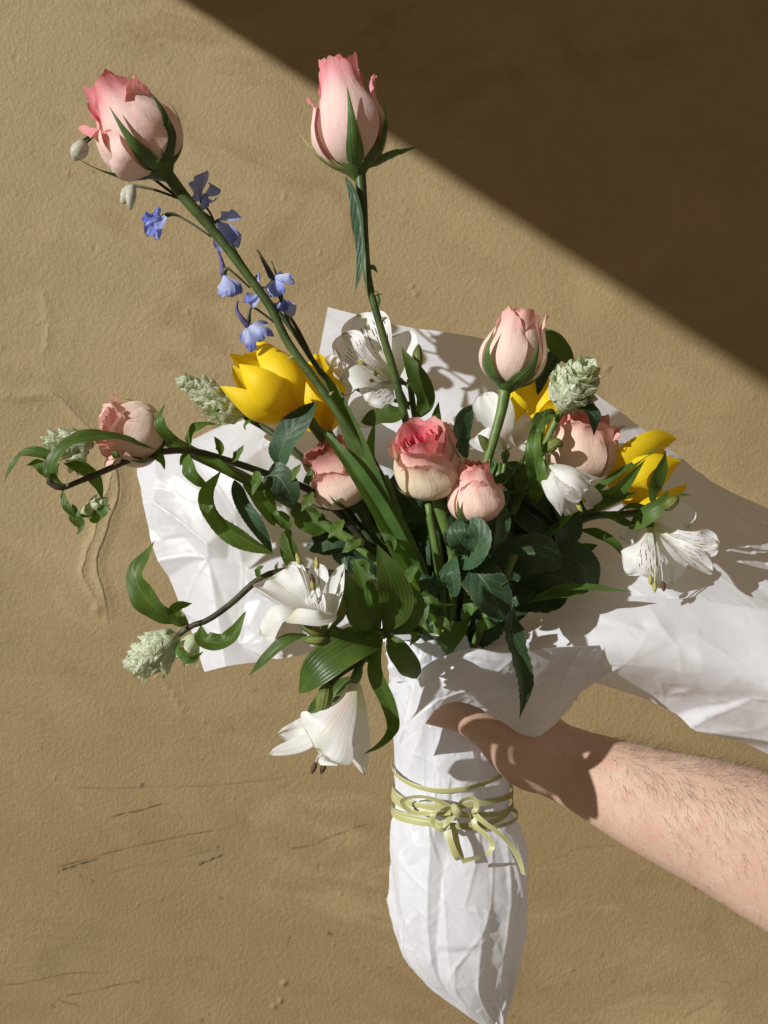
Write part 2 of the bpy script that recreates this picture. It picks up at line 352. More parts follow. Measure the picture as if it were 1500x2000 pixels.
def m_wall():
    s = NT('ochre_painted_plaster'); geo = s.n('ShaderNodeNewGeometry').outputs['Position']
    y = s.n('ShaderNodeSeparateXYZ'); s.set(y.inputs[0], geo); z = y.outputs[2]
    big = s.noise(geo, 2.6, 5, .6, .5); mid = s.noise(geo, 11, 5, .62, .4); sm = s.noise(geo, 60, 4, .6)
    colr = s.mix(s.ramp(big, .32, .68), (.278, .204, .100), (.338, .258, .134))
    colr = s.mix(s.ramp(mid, .5, .78, 0, .35), colr, (.225, .165, .080))
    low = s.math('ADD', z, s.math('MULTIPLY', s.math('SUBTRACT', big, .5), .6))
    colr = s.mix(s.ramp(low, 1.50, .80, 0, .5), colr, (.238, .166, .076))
    pat = s.noise(s.mapping(geo, (1, 1, 1.6), (3, 1, 2)), 4.2, 6, .66, 1.2)
    colr = s.mix(s.ramp(pat, .52, .66, 0, .5), colr, (.235, .158, .072))
    colr = s.mix(s.ramp(pat, .46, .34, 0, .5), colr, (.375, .285, .150))
    blotch = s.noise(s.mapping(geo, (1, 1, 2.3)), 6.5, 6, .68, .8)
    colr = s.mix(s.math('MULTIPLY', s.ramp(blotch, .52, .74), s.ramp(low, 1.35, .9, 0, .30)), colr, (.14, .105, .055))  # darker blotches, stronger towards the bottom
    colr = s.mix(s.ramp(sm, .60, .78, 0, .25), colr, (.19, .14, .065))
    at = s.n('ShaderNodeVertexColor', layer_name='Col').outputs[0]
    sp = s.n('ShaderNodeSeparateColor'); s.set(sp.inputs[0], at)
    colr = s.mix(sp.outputs[0], colr, (.045, .042, .030))
    colr = s.mix(sp.outputs[1], colr, (.34, .275, .155))
    peel = s.noise(geo, 210, 2, .5, .3); fine = s.noise(geo, 520, 3, .6); bl = s.noise(geo, 34, 2, .5)
    h = s.math('ADD', s.math('MULTIPLY', peel, 1.0), s.math('ADD', s.math('MULTIPLY', fine, .34), s.math('MULTIPLY', bl, .55)))
    return s.finish(colr, .62, s.bump(h, .48, .0018), spec=.25)

M = dict(
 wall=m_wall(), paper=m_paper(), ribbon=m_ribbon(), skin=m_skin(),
 rose_leaf=m_leaf('rose_leaf_dark', (.023, .056, .024), (.042, .090, .040), (.10, .15, .07), 'net', .46, .12, .30, 7, (.09, .19, .03)),
 sprig_leaf=m_leaf('sprig_leaf', (.044, .088, .015), (.090, .152, .025), (.14, .20, .06), 'net', .44, .28, 0, 7, (.19, .36, .03), .28),
 lily_leaf=m_leaf('alstroemeria_leaf', (.040, .084, .014), (.077, .137, .023), (.11, .17, .05), 'par', .40, .24, 0, 9, (.16, .32, .03), .30),
 tulip_leaf=m_leaf('tulip_leaf', (.040, .088, .020), (.078, .150, .033), (.12, .19, .05), 'par', .42, .32, 0, 14, (.24, .42, .04), .16),
 sepal=m_leaf('sepal_green', (.045, .095, .022), (.085, .15, .04), (.18, .24, .09), 'par', .45, .22, 0, 5),
 sepal_pale=m_leaf('sepal_pale', (.20, .27, .08), (.42, .44, .20), (.50, .50, .28), 'par', .5, .25, 0, 5),
 rose_stem=m_stem('rose_stem', (.042, .072, .018), (.080, .125, .030)),
 light_stem=m_stem('light_green_stem', (.085, .145, .035), (.145, .225, .055)),
 wood_stem=m_stem('brown_woody_stem', (.035, .030, .018), (.085, .075, .035), .4),
 thin_stem=m_stem('thin_dark_stem', (.030, .050, .018), (.060, .085, .030)),
 bud=m_leaf('green_bud', (.075, .10, .020), (.19, .22, .05), (.03, .045, .012), 'par', .5, .22, 0, 12, None, .5),
 rose=m_petal('rose_petal'), tulip=m_tulip(), tepal=m_tepal('alstroemeria_tepal', False), tepal_spot=m_tepal('alstroemeria_tepal_streaked', True),
 tepal_pink=m_tepal('alstroemeria_tepal_pink', False, .5), delph=m_delph(), bract=m_bract(),
 white_bud=m_plain('white_green_bud', (.70, .72, .60), .5, .3), anther_dark=m_plain('dark_anther', (.10, .055, .03), .7), anther=m_plain('olive_anther', (.42, .40, .10), .7),
 filament=m_plain('pale_filament', (.78, .78, .66), .45, .3), thorn=m_plain('thorn', (.30, .30, .13), .5), hair=m_plain('arm_hair', (.055, .028, .014), .5),
 spur=m_plain('violet_spur', (.16, .12, .30), .6, .2), shade_grey=m_plain('grey_shade_panel', (.35, .32, .28), .8),
)

exec_order = []
# ------------------------------------------------------------------ wall
def noise1(x, seed, f):
    r = np.random.default_rng(seed); k = r.normal(size=(24,)); ph = r.uniform(0, 6.28, 24); fr = r.uniform(.3, 1, 24)*f
    return sum(k[i]*np.sin(fr[i]*x+ph[i]) for i in range(24))/5
def wall_px(px, py):   # photo position on the wall plane -> x, z
    p = P(px, py, WALL_Y); return p[0], p[2]
def build_wall():
    fx = np.concatenate([np.arange(-.51, .0, .0008), np.arange(.0, .512, .0022)]); fz = np.concatenate([np.arange(-.68, -.30, .0009), np.arange(-.30, .68, .0022)])
    xs = np.concatenate([[-2.2, -1.6, -1.1, -.8, -.62], fx, [.62, .8, 1.1, 1.6, 2.2]]); zs = np.concatenate([[-1.35, -1.1, -.9, -.76], fz, [.76, .9, 1.2, 1.6]])+CAM_Z
    X, Z = np.meshgrid(xs, zs); H = np.zeros_like(X); S = np.zeros_like(X); L = np.zeros_like(X)
    r = np.random.default_rng(3)
    for i in range(26):  # slow hand-trowelled unevenness
        a = r.uniform(0, 6.28); k = r.uniform(5, 40); H += (.0011/k*9)*np.sin(k*(np.cos(a)*X+np.sin(a)*Z)+r.uniform(0, 6.28))*.35
    def polyd(pts, wob=0.002, n=90, sd=0):
        q = np.array([wall_px(*p) for p in pts]); q = cr(q, n)
        q[:, 0] += noise1(np.arange(n)*.25, sd, 2)*wob; q[:, 1] += noise1(np.arange(n)*.25, sd+9, 2)*wob
        dmin = np.full(X.shape, 9.); side = np.zeros_like(X); tt = np.zeros_like(X)
        bb = (X > q[:, 0].min()-.05) & (X < q[:, 0].max()+.05) & (Z > q[:, 1].min()-.05) & (Z < q[:, 1].max()+.05)
        xb, zb = X[bb], Z[bb]; dm = np.full(xb.shape, 9.); sdm = np.zeros_like(xb); tm = np.zeros_like(xb)
        for k in range(n-1):
            d = q[k+1]-q[k]; l = np.hypot(*d)+1e-9; rx, rz = xb-q[k, 0], zb-q[k, 1]
            t = np.clip((rx*d[0]+rz*d[1])/l**2, 0, 1); dd = np.hypot(rx-t*d[0], rz-t*d[1]); c = dd < dm
            dm = np.where(c, dd, dm); sdm = np.where(c, np.sign(rx*d[1]-rz*d[0]), sdm); tm = np.where(c, (k+t)/(n-1), tm)
        dmin[bb] = dm; side[bb] = sdm; tt[bb] = tm
        return dmin, side, tt
    # lifted seams of old paint
    for pts, hgt, wd, sd in [([(-60, 745), (40, 772), (105, 770), (160, 820), (215, 880), (232, 950), (212, 1030), (190, 1090), (205, 1160), (218, 1250)], .0019, .0085, 1),
                             ([(228, 900), (205, 980), (180, 1060), (162, 1120), (190, 1170), (196, 1200)], .0015, .006, 2),
                             ([(300, 1310), (335, 1350), (365, 1400)], .0008, .004, 3), ([(85, 560), (95, 640), (88, 700)], .0006, .006, 4),
                             ([(1120, 1560), (1180, 1575), (1260, 1560)], .001, .003, 5), ([(1165, 720), (1195, 715)], .0006, .004, 6)]:
        d, sdv, t = polyd(pts, .0012, 90, sd)
        fade = sstep(t, 0, .12)*sstep(t, 1, .85)
        H += hgt*fade*np.exp(-(d/wd)**2)*(1+.55*sdv*np.exp(-(d/(wd*.5))**2)*0) + hgt*.55*fade*np.where(sdv > 0, np.exp(-d/(wd*2.2)), 0)
        L += .25*fade*np.exp(-(d/(wd*.8))**2)
    # scratches and scuffs
    for pts, st, wd in [([(215, 1598), (280, 1580), (335, 1568)], .75, .0011), ([(105, 1697), (190, 1672), (300, 1645), (460, 1615)], .55, .0010), ([(110, 1705), (150, 1690), (200, 1675)], .8, .0016),
                        ([(388, 1690), (440, 1668)], .85, .0015), ([(560, 1660), (600, 1655), (660, 1630), (740, 1605)], .45, .0012), ([(130, 1540), (300, 1538), (440, 1532), (620, 1512)], .28, .0011),
                        ([(0, 1927), (40, 1922), (150, 1900), (230, 1900)], .45, .001), ([(112, 1950), (200, 1930), (310, 1908)], .5, .0011), ([(112, 1953), (165, 1967)], .5, .0012), ([(190, 1712), (215, 1705), (330, 1680), (450, 1655)], .25, .001),
                        ([(278, 1530), (281, 1538)], .8, .002), ([(1330, 1990), (1400, 1950)], .3, .002), ([(1060, 1690), (1130, 1660), (1230, 1650)], .22, .001), ([(560, 1852), (568, 1830)], .4, .0012), ([(640, 1822), (652, 1828)], .7, .002)]:
        d, sdv, t = polyd(pts, .0006, 40, int(pts[0][0]))
        br = np.clip(.8+.38*noise1(t*26, int(pts[0][1]), 1.5), .2, 1.1)
        g = np.exp(-(d/wd)**2)*sstep(t, 0, .06)*sstep(t, 1, .8)*br
        S = np.maximum(S, np.minimum(1, st*1.05*g)); H -= .0005*g*st
    # paint blisters, pits, dark specks
    for (px, py, rad, h) in [(1165, 720, .0035, .0011), (1185, 722, .003, .0010), (1470, 775, .003, .0010), (812, 575, .003, .0018), (805, 560, .0025, .0014), (555, 1920, .004, .002), (548, 1955, .003, .0018), (535, 1965, .003, .0015), (700, 905, .004, .001), (190, 1190, .006, .002)]+[
            (r.uniform(0, 1500), r.uniform(0, 2000), r.uniform(.0014, .0032), r.choice([-1, 1, 1])*r.uniform(.0005, .0011)) for _ in range(70)]:
        x0, z0 = wall_px(px, py); H += h*np.exp(-((X-x0)**2+(Z-z0)**2*r.uniform(.5, 1.4))/rad**2)
    for _ in range(46):
        px, py = r.uniform(0, 1500), 2000-abs(r.normal(0, 500)); x0, z0 = wall_px(px, py); rad = r.uniform(.0012, .0026)
        S = np.maximum(S, r.uniform(.25, .6)*np.exp(-((X-x0)**2*r.uniform(.4, 1.5)+(Z-z0)**2)/rad**2))
    V = np.stack([X, WALL_Y-H, Z], -1).reshape(-1, 3)
    col = np.stack([S, np.clip(L, 0, 1), 0*S], -1).reshape(-1, 3)
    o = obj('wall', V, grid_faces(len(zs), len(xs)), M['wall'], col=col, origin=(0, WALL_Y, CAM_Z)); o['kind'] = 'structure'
    o['label'] = 'ochre painted plaster wall with scratches and lifted paint'; return o
build_wall()
# unseen added panel, set back along the sun; its edge draws the slanting shadow on the wall (it stands up and left of the frame)
def build_shade_panel():
    A = np.array([wall_px(352, 0)[0], WALL_Y, wall_px(352, 0)[1]]); B = np.array([wall_px(1500, 760)[0], WALL_Y, wall_px(1500, 760)[1]])
    dirw = (B-A)/np.linalg.norm(B-A)
    e1 = A-dirw*.06-SUN*1.25; e2 = B+dirw*1.0-SUN*4.4
    up = np.array([.55, .05, 1.0]); up /= np.linalg.norm(up); th = np.array([0, 0, .03])
    q = []
    for e in (e1, e2): q += [e, e+up*2.6]
    V = np.array(q+[v+np.array([.025, 0, .012]) for v in q])
    f = [(0, 2, 3, 1), (4, 5, 7, 6), (0, 4, 6, 2), (1, 3, 7, 5), (0, 1, 5, 4), (2, 6, 7, 3)]
    o = obj('shade_panel', V, f, M['shade_grey'], smooth=False); o['kind'] = 'structure'; o['label'] = 'plain sloping panel added unseen outside the frame to shade the wall'
build_shade_panel()

# ------------------------------------------------------------------ wrapping paper
def facet(A, Bc, seed, spacing, amp, sa=1., sb=1., period=None, ridge=0., rw=.0009):
    """crumpled-paper height: random heights on a Delaunay net, linear in between, so creases are sharp"""
    from mathutils.geometry import delaunay_2d_cdt
    r = np.random.default_rng(seed); a = A.ravel()/sa; b = Bc.ravel()/sb
    per = period/sa if period else None
    a0, a1, b0, b1 = (0, per, b.min()-spacing*1.5, b.max()+spacing*1.5) if per else (a.min()-spacing*1.5, a.max()+spacing*1.5, b.min()-spacing*1.5, b.max()+spacing*1.5)
    n = int((a1-a0)*(b1-b0)/spacing**2)+8; q = np.stack([r.uniform(a0, a1, n), r.uniform(b0, b1, n)], 1); hh = r.normal(0, 1, n)*amp
    if per:
        m1 = q[:, 0] < 3*spacing; m2 = q[:, 0] > per-3*spacing
        q = np.concatenate([q, q[m1]+[per, 0], q[m2]-[per, 0]]); hh = np.concatenate([hh, hh[m1], hh[m2]])
    ov, oe, of, v_o, e_o, f_o = delaunay_2d_cdt([Vector((float(x), float(y))) for x, y in q], [], [], 0, 1e-7)
    q2 = np.array([(v[0], v[1]) for v in ov]); h2 = np.array([hh[k[0]] if len(k) else 0. for k in v_o])
    order = np.argsort(a); as_ = a[order]; bs_ = b[order]; out = np.zeros_like(a)
    for f in of:
        p0, p1, p2 = q2[f[0]], q2[f[1]], q2[f[2]]
        lo, hi = np.searchsorted(as_, [min(p0[0], p1[0], p2[0]), max(p0[0], p1[0], p2[0])+1e-9])
        if hi <= lo: continue
        dn = (p1[1]-p2[1])*(p0[0]-p2[0])+(p2[0]-p1[0])*(p0[1]-p2[1])
        if abs(dn) < 1e-14: continue
        x, y = as_[lo:hi]-p2[0], bs_[lo:hi]-p2[1]
        w0 = ((p1[1]-p2[1])*x+(p2[0]-p1[0])*y)/dn; w1 = ((p2[1]-p0[1])*x+(p0[0]-p2[0])*y)/dn; w2 = 1-w0-w1
        m = (w0 >= -1e-6) & (w1 >= -1e-6) & (w2 >= -1e-6)
        val = w0*h2[f[0]]+w1*h2[f[1]]+w2*h2[f[2]]
        if ridge:
            for wk, pa, pb, ka, kb in ((w0, p1, p2, f[1], f[2]), (w1, p0, p2, f[0], f[2]), (w2, p0, p1, f[0], f[1])):
                dd = np.abs(wk)*abs(dn)/(np.hypot(*(pa-pb))+1e-9); st = ((ka*7919+kb*7919+ka*kb) % 97)/97.
                val = val+ridge*(max(0, st-.35)*1.6)*np.exp(-(dd/rw)**2)
        out[order[lo:hi][m]] = val[m]
    return out.reshape(A.shape)
def coons(top, bottom, left, right, nu, nv):
    """curves in px+depth; returns nv x nu x 3 world points"""
    t_, b_, l_, r_ = cr(PS(top), nu), cr(PS(bottom), nu), cr(PS(left), nv), cr(PS(right), nv)
    u = np.linspace(0, 1, nu)[None, :, None]; v = np.linspace(0, 1, nv)[:, None, None]
    c = (1-v)*t_[None]+v*b_[None]+(1-u)*l_[:, None]+u*r_[:, None]
    c -= (1-u)*(1-v)*t_[0]+u*(1-v)*t_[-1]+(1-u)*v*b_[0]+u*v*b_[-1]
    return c
def displace(G, h):
    du = np.gradient(G, axis=1); dv = np.gradient(G, axis=0); N = nrm(np.cross(dv, du))
    return G+N*h[..., None]
def sheet(name, G, h, parent, ragged=0.0, seed=0):
    G = displace(G, h); nv, nu = G.shape[:2]
    uv = np.stack(np.meshgrid(np.linspace(0, 1, nu), np.linspace(0, 1, nv)), -1).reshape(-1, 2)
    return obj(name, G.reshape(-1, 3), grid_faces(nv, nu), M['paper'], parent, uv=uv)
def arc(G):
    a = np.concatenate([np.zeros((G.shape[0], 1)), np.cumsum(np.linalg.norm(np.diff(G, axis=1), axis=2), 1)], 1)
    b = np.concatenate([np.zeros((1, G.shape[1])), np.cumsum(np.linalg.norm(np.diff(G, axis=0), axis=2), 0)], 0); return a, b
paper = thing('wrapping_paper', P(890, 1640, 0), 'crumpled white tissue paper wrapped round the stems and flaring behind the flowers', 'wrapping paper')
# left wing
G = coons([(366, 868, .085), (420, 838, .075), (480, 822, .06), (560, 800, .055), (680, 800, .06), (820, 860, .07)],
          [(400, 1312, .035), (450, 1300, .02), (560, 1284, .015), (680, 1262, .015), (760, 1255, .01), (860, 1262, .0)],
          [(366, 868, .085), (270, 912, .07), (282, 980, .055), (300, 1060, .05), (330, 1140, .045), (370, 1240, .04), (400, 1312, .035)],
          [(820, 860, .07), (840, 1060, .045), (860, 1262, .0)], 170, 170)
a, b = arc(G); h = facet(a, b, 11, .034, .0040, ridge=.0006)+facet(a, b, 12, .013, .0011, ridge=.0003)*sstep(np.sin(31*a+2)*np.sin(27*b), -.1, .6)+facet(a, b, 13, .005, .00010)
sheet('paper_wing', G, h, paper)
# big rear panel to the upper right
G = coons([(640, 598, .135), (720, 620, .13), (800, 640, .13), (960, 668, .125), (1080, 720, .125), (1170, 770, .12), (1300, 860, .11), (1400, 932, .10), (1500, 988, .095), (1680, 1075, .09)],
          [(780, 1235, .02), (900, 1248, .02), (1020, 1200, .01), (1130, 1172, .0), (1250, 1164, -.01), (1400, 1178, -.015), (1500, 1190, -.02), (1680, 1230, -.02)],
          [(640, 598, .135), (622, 690, .12), (604, 800, .10), (640, 1000, .06), (780, 1235, .02)],
          [(1680, 1075, .09), (1700, 1150, .04), (1680, 1230, -.02)], 230, 190)
a, b = arc(G); vv = np.linspace(0, 1, 190)[:, None]
h = facet(a, b, 21, .062, .0036, ridge=.0005)+facet(a, b, 22, .022, .0007, ridge=.0002)+facet(a, b, 23, .006, .00008)
sheet('paper_panel', G, h, paper)
# lit roll in front, below the fold line
G = coons([(900, 1246, .021), (1020, 1200, .0115), (1130, 1172, .0015), (1250, 1164, -.0085), (1400, 1178, -.0135), (1500, 1190, -.0185), (1680, 1230, -.0185)],
          [(960, 1300, -.02), (1060, 1330, -.022), (1165, 1335, -.01), (1240, 1362, .0), (1350, 1412, .01), (1500, 1476, .015), (1680, 1545, .02)],
          [(900, 1246, .021), (925, 1268, -.012), (960, 1300, -.02)], [(1680, 1230, -.0185), (1690, 1390, -.03), (1680, 1545, .02)], 200, 90)
a, b = arc(G); vv = np.linspace(0, 1, 90)[:, None]
bul = .016*np.sin(np.pi*vv**.8)*np.ones_like(a)
h = (facet(a, b, 31, .034, .0032, 1.6, ridge=.0006)+facet(a, b, 32, .013, .0009, 1.4, ridge=.0003))*np.sin(np.pi*np.clip(vv, .0, .62)/1.24)+facet(a, b, 33, .005, .0001)
du = displace(G, bul*0+h); du[..., 1] -= bul*sstep(np.linspace(0, 1, 200), .05, .4)[None]
sheet('paper_roll', du, np.zeros_like(h), paper)
# collar rolled outward over the hand: its underside faces the camera, its upper side the sun
CT = [(806, 1326, -.038), (834, 1300, -.050), (870, 1282, -.060), (920, 1268, -.067), (980, 1276, -.066), (1060, 1268, -.056), (1172, 1262, -.030)]
G = coons(CT, [(786, 1460, -.040), (808, 1442, -.050), (832, 1412, -.056), (850, 1382, -.057), (886, 1370, -.056), (962, 1402, -.048), (1046, 1436, -.029), (1110, 1382, -.014), (1168, 1334, -.002)],
          [(806, 1326, -.038), (790, 1390, -.043), (786, 1460, -.040)], [(1172, 1262, -.030), (1180, 1300, -.020), (1168, 1334, -.008)], 150, 90)
a, b = arc(G); h = (facet(a, b, 41, .024, .0026, ridge=.0006)+facet(a, b, 42, .010, .0005, ridge=.0003))*sstep(np.linspace(0, 1, 90), 0, .12)[:, None]+facet(a, b, 43, .0045, .00008)
sheet('paper_flap', G, h, paper)
G = coons(CT, [(790, 1316, -.030), (830, 1318, -.031), (870, 1320, -.031), (910, 1312, -.029), (960, 1300, -.021), (1050, 1296, -.012), (1172, 1290, -.012)],
          [(806, 1326, -.038), (798, 1322, -.035), (790, 1316, -.030)], [(1172, 1262, -.030), (1178, 1276, -.022), (1172, 1290, -.012)], 120, 50)
a, b = arc(G); h = (facet(a, b, 44, .018, .0016)+facet(a, b, 45, .007, .0005))*sstep(np.linspace(0, 1, 50), 0, .2)[:, None]
G[0] += [0, -.0002, .0006]
sheet('paper_lip', G, h, paper)
# sleeve: the wrapped bundle of stems
RING = np.array([(1236, 850, 88, 70), (1262, 850, 96, 78), (1300, 856, 92, 76), (1360, 862, 97, 78), (1440, 872, 104, 82), (1490, 880, 109, 84), (1540, 884, 111, 84), (1572, 884, 110, 82), (1610, 890, 127, 92),
                 (1650, 893, 135, 98), (1700, 896, 137, 100), (1760, 900, 130, 96), (1830, 903, 116, 84), (1885, 908, 98, 66), (1930, 924, 71, 46), (1965, 942, 46, 30), (1985, 955, 30, 20), (1997, 964, 19, 12)], float)
def sleeve_at(py):
    return [float(curve([py], RING[:, 0], RING[:, k])[0]) for k in (1, 2, 3)]
nz, na = 340, 320
py = np.linspace(1236, 1996, nz); ang = np.arange(na)/na*2*np.pi
cx, hw, hd = [curve(py, RING[:, 0], RING[:, k]) for k in (1, 2, 3)]
Am, Zm = np.meshgrid(ang, (1996-py)/3000.)
ca, sa = np.cos(ang), np.sin(ang)
X = (cx[:, None]+hw[:, None]*ca[None]-750)/3000.; Y = hd[:, None]*sa[None]/3000.; Zw = np.broadcast_to(CAM_Z+(1000-py)[:, None]/3000., X.shape)
G = np.stack([X, Y, Zw], -1)
below = sstep(py, 1560, 1640)[:, None]; waist = np.exp(-((py-1550)/30.)**2)[:, None]
AA = Am/6.28318*.24; PER = .24
pl = facet(AA, Zm, 50, .016, .0027, 1., 4.6, PER, ridge=.0005)*sstep(py, 1545, 1600)[:, None]*sstep(py, 1990, 1900)[:, None]
h = pl+facet(AA, Zm, 51, .020, .0019, 1., 1.7, PER, ridge=.0006)*(.7+.3*below)+facet(AA, Zm, 52, .0090, .0010, 1., 1.4, PER, ridge=.0004)*(1-.45*below)+facet(AA, Zm, 53, .0040, .00012, 1., 1., PER)
h *= (1-.6*waist)*(.3+.7*sstep(py, 2000, 1950)[:, None])
h += facet(AA, Zm, 54, .0062, .0011, 1., 7., PER, ridge=.0003)*np.exp(-((py-1560)/55.)**2)[:, None]
rim = sstep(py, 1300, 1236)[:, None]; h = h+rim*.0028*(np.sin(5*Am+1)+.6*np.sin(9*Am))
rad = np.stack([ca, sa*1.0, 0*ca], -1)
G2 = G+rad[None]*h[..., None]
G2[..., 2] += rim*.0045*(np.sin(4*Am+.6)+.8*np.sin(7*Am+2))+ .0035*sstep(py, 1900, 1990)[:, None]*np.sin(4*Am)
uvs = np.stack([Am/6.283, Zm], -1).reshape(-1, 2)
obj('paper_sleeve', G2.reshape(-1, 3), grid_faces(nz, na, True), M['paper'], paper, uv=uvs)
# crumpled collar edge standing at the front left of the opening
G = coons([(764, 1262, -.012), (790, 1252, -.028), (822, 1256, -.034), (850, 1250, -.036), (872, 1272, -.034), (905, 1276, -.03)],
          [(766, 1330, -.014), (790, 1340, -.031), (820, 1345, -.036), (850, 1345, -.036), (880, 1335, -.034), (905, 1325, -.03)],
          [(764, 1262, -.012), (757, 1290, -.016), (766, 1330, -.014)], [(905, 1276, -.03), (905, 1300, -.033), (905, 1325, -.03)], 90, 60)
a, b = arc(G); h = facet(a, b, 61, .010, .0022)+facet(a, b, 62, .0045, .0006)
sheet('paper_collar', G, h, paper)

# ------------------------------------------------------------------ ribbon
ribbon = thing('ribbon', P(890, 1575, -.03), 'olive green satin ribbon wound round the paper and tied in a small bow', 'ribbon')
def band(name, path, width, wdir, n=None, parent=ribbon, twist=0.):
    p = cr(np.asarray(path, float), n or max(24, len(path)*9)); m = len(p); T = nrm(np.gradient(p, axis=0))
    wd = np.asarray(wdir, float); wd = cr(wd, m) if wd.ndim == 2 else np.broadcast_to(wd, (m, 3))
    B = nrm(wd-T*(wd*T).sum(1, keepdims=True)); N = np.cross(B, T); u = np.array([-1, -.6, 0, .6, 1.])
    width = width*.74; V = p[:, None]+B[:, None]*(u*width/2)[None, :, None]+N[:, None]*(.00006*np.array([1, 0, -.6, 0, 1.]))[None, :, None]
    Ls = np.concatenate([[0], np.cumsum(np.linalg.norm(np.diff(p, axis=0), axis=1))])
    uv = np.stack([np.broadcast_to(u*.5+.5, (m, 5)), np.broadcast_to(Ls[:, None], (m, 5))], -1).reshape(-1, 2)
    return obj(name, V.reshape(-1, 3), grid_faces(m, 5), M['ribbon'], parent, uv=uv, origin=p[0])
def wrap(pyc, tiltA, tiltB, off, ph=0., a0=0., a1=6.2832, width=.0050, sd=0):
    a = np.linspace(a0, a1, 120); pyy = pyc+tiltA*np.cos(a)+tiltB*np.sin(a)+3*np.sin(3*a+sd)
    c_, w_, d_ = [curve(pyy, RING[:, 0], RING[:, k]) for k in (1, 2, 3)]
    x = (c_+(w_+off)*np.cos(a)-750)/3000; y = (d_+off)*np.sin(a)/3000; z = CAM_Z+(1000-pyy)/3000
    band('wrap', np.stack([x, y, z], 1), width, np.stack([.25*np.cos(a+sd), .25*np.sin(a+sd), np.ones_like(a)], 1), 120)
wrap(1492, -6, -22, 7, width=.0042, sd=1)
wrap(1540, -2, -6, 7, sd=2); wrap(1556, 6, -8, 9, sd=3, width=.0046); wrap(1570, -6, -12, 9, sd=4.4); wrap(1584, 8, 2, 8, sd=5, width=.0044)
def rb(name, pts, wdir, width=.0050): return band(name, PS(pts), width, wdir)
yk = -.036
rb('bow_loop', [(893, 1582, yk), (868, 1580, yk-.004), (846, 1592, yk-.005), (848, 1612, yk-.004), (862, 1622, yk-.006), (880, 1606, yk-.008), (893, 1584, yk-.004)], [(0, -.8, .6), (0, -.5, .9), (.8, -.5, .2), (.9, -.2, .2), (0, -.7, .7), (.6, -.6, .4), (.3, -.7, .6)], .0046)
rb('bow_loop', [(880, 1590, yk), (872, 1612, yk-.004), (880, 1645, yk-.008), (894, 1676, yk-.008), (900, 1678, yk-.006), (893, 1650, yk-.004), (886, 1612, yk-.002)], [(1, -.3, 0), (1, -.4, 0), (1, -.3, .2), (1, -.2, .3), (1, .3, .2), (1, .3, .1), (1, .2, 0)], .0054)
rb('bow_loop', [(924, 1586, yk-.002), (928, 1612, yk-.005), (950, 1632, yk-.008), (961, 1652, yk-.008), (950, 1670, yk-.009), (925, 1676, yk-.009), (902, 1683, yk-.008)], [(1, -.2, .1), (1, -.4, .2), (.8, -.5, .5), (.9, -.5, 0), (.2, -.4, .9), (0, -.3, 1), (0, -.4, 1)], .0048)
rb('ribbon_tail', [(920, 1584, yk-.004), (945, 1606, yk-.008), (975, 1628, yk-.008), (998, 1652, yk-.004), (1014, 1680, yk-.001), (1022, 1708, yk+.001)], [(.4, -.2, .9), (.5, -.4, .8), (.6, -.5, .7), (.8, -.4, .5), (.9, -.3, .2), (.5, -.8, .2)], .0048)
rb('bow_loop', [(893, 1580, yk-.003), (905, 1562, yk-.006), (925, 1560, yk-.007), (930, 1578, yk-.006), (915, 1590, yk-.006), (896, 1584, yk-.005)], [(.2, -.8, .6), (0, -.6, .8), (.4, -.5, .8), (.9, -.4, .1), (.2, -.5, .8), (0, -.6, .8)], .0044)
rb('bow_loop', [(882, 1578, yk-.002), (850, 1562, yk-.003), (815, 1556, yk+.002), (786, 1566, yk+.009), (800, 1584, yk+.006), (840, 1588, yk-.001), (880, 1586, yk-.003)], [(0, -.4, .9), (0, -.3, .9), (-.2, -.3, .9), (-.9, -.2, .4), (-.3, -.3, -.8), (0, -.3, -.9), (0, -.3, -.9)], .0048)
V, q, t, u = tube_mesh(cr(PS([(884, 1572, yk-.005), (892, 1583, yk-.008), (900, 1594, yk-.005)]), 10), np.array([.0012, .0022, .0026, .0028, .003, .003, .0028, .0026, .0022, .0012]), 10)
obj('knot', V, q, M['ribbon'], ribbon, uv=u, tris=t)

